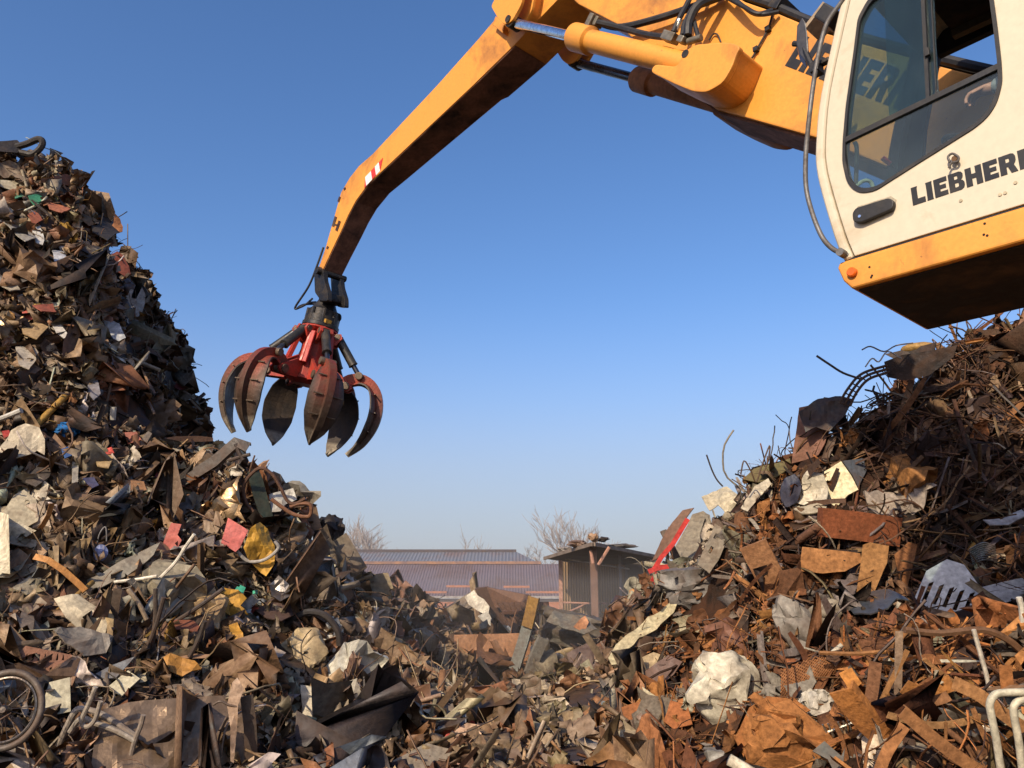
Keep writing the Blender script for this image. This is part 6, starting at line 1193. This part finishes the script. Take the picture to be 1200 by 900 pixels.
for k_, (c_, s_, cc, lb) in enumerate([((694, 630), (12, 9, 12), (.33, .20, .11), 'tan broken box lying on the front corner of the shed roof'), ((676, 638), (22, 8, 20), (.20, .13, .09), 'brown torn sheeting along the left edge of the shed roof'), ((706, 632), (14, 5, 14), (.06, .055, .05), 'black coil lying on the shed roof right of the tan box'), ((660, 644), (16, 6, 12), (.30, .27, .23), 'grey broken slats hanging off the left end of the shed roof'), ((728, 640), (30, 5, 16), (.12, .11, .10), 'dark grey tarpaulin lying flat on the shed roof')]):
    lump('roof_junk', lb, 'debris', c_, s_, cc, t=34.5 + k_ * .5 if k_ != 3 else 38, crush=.6, shape='ico', seed=70 + k_, sub_=3)
lump('white_car', 'pale curved vehicle roof parked in the dark beside the shed', 'vehicle', (757, 718), (30, 12, 20), (.42, .42, .42), t=37, crush=.06, shape='ico', seed=80, sub_=3)
# bare winter trees
M_BARK = mat('hazy_bark', (.30, .255, .225), .95, 0, (.24, .2, .18), .3, 1, 0)  # bark paled, haze painted into its colour
def tree(px, pyb, pyt, t, lb, seed, spread=.5, dens=4):
    g = np.random.default_rng(seed); base = at(px, pyb, t); base[2] = 0; H_ = at(px, pyt, t)[2]; r_ = root('bare_tree', base, lb, 'tree', 'bare trees beyond the yard'); tr = MB(); cr_ = MB()
    def br(p, d, ln, rad, lev):
        n = 4; pts = [p]
        for _ in range(n): d = d + g.normal(0, .10, 3) + [0, 0, .04]; d /= np.linalg.norm(d); pts.append(pts[-1] + d * ln / n)
        (tr if lev == 0 else cr_).add(*tube_vf(pts, np.linspace(rad, rad * .55, n + 1), 5 if lev < 2 else 3, cap=False))
        if lev >= dens: return
        k = [6, 5, 4, 4, 3][min(lev, 4)]
        for i in range(k):
            s = g.uniform(.35, 1) if i else 1.0; q = pts[min(n, int(s * n))]; a_ = g.uniform(0, 6.28); w_ = spread * g.uniform(.5, 1.2); e_ = d * (1 - w_ * .4) + w_ * np.array([math.cos(a_), math.sin(a_), .25]); br(q, e_ / np.linalg.norm(e_), ln * g.uniform(.52, .8), max(rad * .5, .034 * t / 110), lev + 1)
    br(base, np.array([0, 0, 1.]), H_ * .50, H_ * .018, 0)
    tr.build('trunk', M_BARK, r_, fix=False); cr_.build('crown', M_BARK, r_, fix=False)
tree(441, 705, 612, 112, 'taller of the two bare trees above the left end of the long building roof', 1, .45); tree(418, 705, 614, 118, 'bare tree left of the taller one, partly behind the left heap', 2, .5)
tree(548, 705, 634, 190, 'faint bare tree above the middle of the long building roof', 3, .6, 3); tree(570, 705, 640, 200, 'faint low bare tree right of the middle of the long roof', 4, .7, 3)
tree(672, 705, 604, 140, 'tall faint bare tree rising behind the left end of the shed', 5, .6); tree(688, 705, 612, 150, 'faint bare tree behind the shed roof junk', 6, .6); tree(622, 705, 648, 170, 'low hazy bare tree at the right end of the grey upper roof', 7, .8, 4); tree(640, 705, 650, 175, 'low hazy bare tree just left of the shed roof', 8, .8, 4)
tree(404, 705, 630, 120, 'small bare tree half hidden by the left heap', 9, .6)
# operator in the cab
per = root('person', W(.36, 4.58, 3.98), 'person in grey work clothes seated in the cab reaching forward with one hand', 'person')
M_SKIN = mat('skin', (.50, .27, .18), .5, 0, (.4, .2, .13), .2, 5, .02); M_JKT = mat('grey_work_jacket', (.30, .35, .35), .9, 0, (.06, .06, .06), .3, 4, .1); M_TRS = mat('dark_trousers', (.03, .035, .05), .9); M_HAIR = mat('dark_hair', (.03, .02, .015), .7)
def skin(name, joints, edges, m, par, rootv=0, lev=2):
    me = bpy.data.meshes.new(name); me.from_pydata([(np.array(j[0]) - np.array(par['_w'])).tolist() for j in joints], edges, []); o = bpy.data.objects.new(name, me); COL.objects.link(o); o.parent = par
    md = o.modifiers.new('skin', 'SKIN'); md.use_smooth_shade = True
    for i, j in enumerate(joints): r = j[1] if isinstance(j[1], tuple) else (j[1], j[1]); me.skin_vertices[0].data[i].radius = r
    me.skin_vertices[0].data[rootv].use_root = True
    s_ = o.modifiers.new('sub', 'SUBSURF'); s_.levels = lev; s_.render_levels = lev; me.materials.append(m); return o
hx, hz_ = fz(1136, 112, 4.38); hand = W(hx, 4.38, hz_); elb = W(.62, 4.30, 4.22); sho = W(.30, 4.37, 4.50)
hr = W(sx + .58, 4.88, 4.22); elr = W(.42, 4.88, 4.14); shr = W(.30, 4.79, 4.50)
J = [(W(.36, 4.58, 4.03), .13), (W(.31, 4.58, 4.28), (.13, .11)), (W(.30, 4.58, 4.47), (.14, .11)), (W(.32, 4.58, 4.60), .06), (W(.35, 4.58, 4.68), .085), (W(.36, 4.58, 4.80), .095), (W(.35, 4.58, 4.88), .06),
     (sho, .07), (elb, .05), (hand - (hand - elb) * .22, .034), (shr, .07), (elr, .05), (hr - F * .08, .034), (W(.80, 4.46, 4.02), .075), (W(.92, 4.44, 3.62), .05), (W(1.05, 4.44, 3.53), .04), (W(.80, 4.70, 4.02), .075), (W(.92, 4.72, 3.62), .05), (W(1.05, 4.72, 3.53), .04)]
E = [(0, 1), (1, 2), (2, 3), (3, 4), (4, 5), (5, 6), (2, 7), (7, 8), (8, 9), (2, 10), (10, 11), (11, 12), (0, 13), (13, 14), (14, 15), (0, 16), (16, 17), (17, 18)]
def add_hand(w_, d, up, J, E, wi):     # palm and five curled fingers
    sd_ = np.cross(d, up); J.append((w_ + d * .05, (.044, .03))); pi = len(J) - 1; E.append((wi, pi))
    for k in range(4):
        o_ = sd_ * (k - 1.5) * .02; L_f = [.030, .034, .032, .025][k]; p0_ = w_ + d * .075 + o_; J.append((p0_, .0115)); a = len(J) - 1; E.append((pi, a))
        for s, (ca, cb) in enumerate(((.9, -.3), (.5, -.8), (-.1, -.9))): J.append((J[-1][0] + (d * ca + up * cb) * L_f, 0.011 - .001 * s)); E.append((len(J) - 2, len(J) - 1))
    J.append((w_ + d * .03 - sd_ * .04, .011)); E.append((pi, len(J) - 1))
    for s in range(2): J.append((J[-1][0] + (d * .8 - sd_ * .3 - up * .4) * .03, .009)); E.append((len(J) - 2, len(J) - 1))
dl = (hand - elb) / np.linalg.norm(hand - elb); add_hand(J[9][0], dl, np.array([0, 0, 1.]) - dl * dl[2], J, E, 9); add_hand(J[12][0], F, np.array([0, 0, 1.]), J, E, 12)
skin('body', J, E, M_SKIN, per)
hp0 = W(.36, 4.58, 4.78)
for nm, off_, r_, m_ in (('eye', [(.092, -.035, .02), (.092, .035, .02)], .012, M_HAIR), ('nose', [(.10, 0, -.01)], .014, M_SKIN), ('ear', [(.0, -.095, 0), (.0, .095, 0)], .022, M_SKIN), ('mouth', [(.09, 0, -.05)], .014, MR)):
    for a_, b_, c_ in off_:
        b = bmesh.new(); bmesh.ops.create_icosphere(b, subdivisions=2, radius=r_); V = np.array([v.co for v in b.verts]); b.verts.index_update(); Fc = [tuple(x.index for x in f.verts) for f in b.faces]; b.free(); MB().add(V * ((1, 1.6, .5) if nm == 'mouth' else (1, 1, 1.2)) + hp0 + F * a_ + LV * b_ + [0, 0, c_], Fc).build(nm, m_, per, smooth='all')
b = bmesh.new(); bmesh.ops.create_icosphere(b, subdivisions=3, radius=.108); V = np.array([v.co for v in b.verts]); b.verts.index_update(); Fc = [tuple(x.index for x in f.verts) for f in b.faces if f.calc_center_median().z > -.02 + .9 * float(np.array(f.calc_center_median()) @ F)]; b.free(); MB().add(V + hp0 + [0, 0, .02], Fc).build('hair', M_HAIR, per, smooth='all', fix=False)
Jj = [(W(.36, 4.58, 4.06), (.155, .135)), (W(.31, 4.58, 4.28), (.155, .13)), (W(.30, 4.58, 4.47), (.155, .125)), (W(.31, 4.58, 4.57), .075), (sho, .085), (elb, .066), (elb + (hand - elb) * .80, .052), (shr, .085), (elr, .066), (elr + (hr - elr) * .5, .05)]
skin('jacket', Jj, [(0, 1), (1, 2), (2, 3), (2, 4), (4, 5), (5, 6), (2, 7), (7, 8), (8, 9)], M_JKT, per)
Jt = [(W(.36, 4.58, 4.02), (.16, .12)), (W(.80, 4.46, 4.02), .09), (W(.92, 4.44, 3.66), .068), (W(.80, 4.70, 4.02), .09), (W(.92, 4.72, 3.66), .068)]
skin('trousers', Jt, [(0, 1), (1, 2), (0, 3), (3, 4)], M_TRS, per)
for l in (4.44, 4.72): MB().add(*prism_vf(rnd_poly([(.88, 3.495), (1.14, 3.495), (1.15, 3.53), (1.0, 3.58), (.95, 3.66), (.87, 3.66)], .03), l - .05, l + .05)).build('boot', M_BLACK, per, bevel=.015)

# dust hanging over the rubble and thin haze before the far buildings
def haze(name, lo, hi, dens, col):
    m = bpy.data.materials.new(name); m.use_nodes = True; t = m.node_tree; t.nodes.clear(); out = N(t, 'ShaderNodeOutputMaterial'); vs = N(t, 'ShaderNodeVolumeScatter'); vs.inputs['Color'].default_value = (*col, 1); vs.inputs['Density'].default_value = dens; vs.inputs['Anisotropy'].default_value = .1; t.links.new(vs.outputs[0], out.inputs['Volume'])
    c = (np.array(lo) + np.array(hi)) / 2; V, Fc = box_vf(c, I3, (np.array(hi) - np.array(lo)) / 2); o = MB().add(V, Fc).build(name, m); return tag(o, None, None, kind='stuff')
tag(haze('dust', (-4.5, 8.5, .05), (4.5, 27, 2.4), .012, (.95, .86, .74)), 'thin pale dust hanging low over the rubble between the heaps', 'dust')
tag(haze('haze', (-70, 46, .05), (70, 69, 13), .005, (.85, .88, .95)), 'faint bluish haze in front of the far buildings and trees', 'haze')
# ================================================================== countable scrap, each piece an object
gG = np.random.default_rng(77)
CN = {'left': ['tan', 'brown', 'grey', 'black', 'rusty', 'pale cream', 'red', 'yellow', 'blue-grey', 'blue', 'green'], 'centre': ['tan', 'brown', 'grey', 'black', 'rusty', 'pale cream', 'red', 'blue-grey'], 'right': ['rusty', 'dark rusty', 'orange rusty', 'blackish', 'grey', 'pale cream', 'ochre']}
def zone(px, py, k):
    if k == 0:
        if px > 130 and 260 < py < 570: return 'on the shaded flank of the left heap'
        return 'near the top of the left heap' if py < 300 else 'in the upper middle of the left heap' if py < 470 else 'across the middle of the left heap' if py < 640 else 'in the lower left heap' if py < 780 else 'at the foot of the left heap'
    if k == 1: return 'in the near rubble between the heaps' if py > 800 else 'in the far rubble between the heaps'
    if py < 500: return 'near the top of the right heap'
    if px > 980 and py < 760: return 'in the shade of the right heap'
    return 'at the left end of the right heap' if px < 980 and py < 760 else 'at the foot of the right heap'
def singles(n, name, cat, make, med, sig, lo, hi, tilt, offr, word, prob):
    P, nr, px, py, t = spots(n * 4, gG, .12); kk = side_of(px, py, P[:, 0], P[:, 1]); ok = ~covered(px, py, t, gG, .5, 3.0, 1.0) & (px > -20) & (px < 1220) & (py < 905); pr = np.array(prob)[kk]; ok &= gG.random(len(px)) < pr; ix = np.flatnonzero(ok)[:int(n * 1.15)]
    Rm = rand_rot(len(ix), nr[ix], tilt, gG)
    for q, i in enumerate(ix):
        k = int(kk[i]); C_, ci = colours(1, KEY[k], gG)
        while (name in ('steel_rod', 'steel_strip') or t[i] < 8) and CN[KEY[k]][int(ci[0])] in ('red', 'yellow', 'blue', 'green', 'pale cream'): C_, ci = colours(1, KEY[k], gG)
        tv, tf = make(gG); s = float(np.clip(np.exp(gG.normal(math.log(med), sig)), lo, hi)); s *= .8 if t[i] > 12 else 1
        cn = CN[KEY[k]][int(ci[0])]; s *= .55 if cn in ('red', 'yellow', 'blue', 'green') else 1
        V = tv @ Rm[q] * s + P[i] + nr[i] * gG.uniform(*offr); z = zone(px[i], py[i], k)
        qx, qy, qt = proj(V)
        if covered(qx, qy, qt, gG, .02, 3.0, 1.0).mean() > .12: continue
        obj_from(V, [tuple(f) for f in tf.tolist()], name, M_RUST if (k == 2 and gG.random() < .8) else (M_BARE if gG.random() < .10 else M_SCRAP), f'{cn} {word} {z}', cat, f'{cn} {word} pieces {z}', col=tuple(C_[0]), rust=float(gG.uniform(.2, 1)), smooth=name == 'crumpled_sheet')
singles(290, 'crumpled_sheet', 'sheet metal', lambda g: tsheet(g, 10, 7, g.uniform(.4, .9), g.integers(3, 8), 1.0, .05, .16, g.uniform(0, 2)), .42, .35, .22, .8, .5, (.08, .2), 'crumpled metal sheet', (1, .55, .3))
singles(190, 'steel_strip', 'steel strip', lambda g: tstrip(g, 10, g.uniform(.03, .07), ['flat', 'ell', 'chan'][g.integers(0, 3)], g.choice([.01, .03, .08, .2])), .7, .4, .35, 1.2, .5, (.06, .2), 'bent steel strip', (.08, .12, 1))
singles(140, 'steel_rod', 'steel rod', lambda g: trod(g, 10, g.uniform(.005, .012), g.choice([.01, .03, .1, .3]), 6), .85, .4, .4, 1.6, .6, (.08, .22), 'thin bent rod', (.3, .25, 1))
singles(100, 'crushed_box', 'crushed box', lambda g: tbox(g, 4, (1, g.uniform(.5, .9), g.uniform(.35, .7)), 0.3), .40, .3, .2, .65, 1.0, (.0, .12), 'crushed metal box', (1, .45, .3))
singles(50, 'curled_sheet', 'sheet metal', lambda g: tsheet(g, 14, 4, g.uniform(.35, .8), 1, .5, .08, .04, g.uniform(1.5, 4)), .42, .3, .25, .7, .6, (.08, .2), 'curled metal sheet', (1, .7, .6))
wire = lambda px, py, k: np.where(k == 2, np.where((px > 940) & (py < 740), 1.0, .6), np.where(k == 1, .4, .42))
leftish = lambda px, py, k: np.where(k == 2, np.where((px > 940) & (py < 740), .18, np.where(py > 740, .34, .5)), 1.0)
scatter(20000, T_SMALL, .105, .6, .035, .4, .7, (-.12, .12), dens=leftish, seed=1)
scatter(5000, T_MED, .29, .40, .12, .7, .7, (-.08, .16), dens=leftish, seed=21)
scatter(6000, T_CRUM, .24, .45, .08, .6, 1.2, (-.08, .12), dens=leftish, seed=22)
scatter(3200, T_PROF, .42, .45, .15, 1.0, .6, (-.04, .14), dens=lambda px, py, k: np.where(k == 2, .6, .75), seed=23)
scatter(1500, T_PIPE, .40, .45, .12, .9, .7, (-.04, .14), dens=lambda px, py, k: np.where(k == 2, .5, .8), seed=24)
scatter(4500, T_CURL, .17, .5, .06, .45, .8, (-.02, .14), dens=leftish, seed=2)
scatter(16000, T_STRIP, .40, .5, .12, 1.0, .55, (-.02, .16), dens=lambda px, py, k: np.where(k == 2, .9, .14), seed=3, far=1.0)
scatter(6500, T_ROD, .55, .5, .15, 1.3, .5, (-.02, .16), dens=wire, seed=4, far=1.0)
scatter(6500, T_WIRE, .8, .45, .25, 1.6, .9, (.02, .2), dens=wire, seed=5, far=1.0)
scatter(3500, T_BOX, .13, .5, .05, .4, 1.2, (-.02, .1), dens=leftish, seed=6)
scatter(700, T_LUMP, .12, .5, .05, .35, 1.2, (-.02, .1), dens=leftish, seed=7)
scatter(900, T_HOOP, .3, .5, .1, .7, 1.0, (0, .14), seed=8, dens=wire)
for k, (lb) in enumerate(['tall heap of mixed crushed sheet metal and household scrap filling the left side', 'low rubble of torn metal and dirt between the two tall heaps', 'heap of rusty strips, bars and tangled wire filling the right side']):
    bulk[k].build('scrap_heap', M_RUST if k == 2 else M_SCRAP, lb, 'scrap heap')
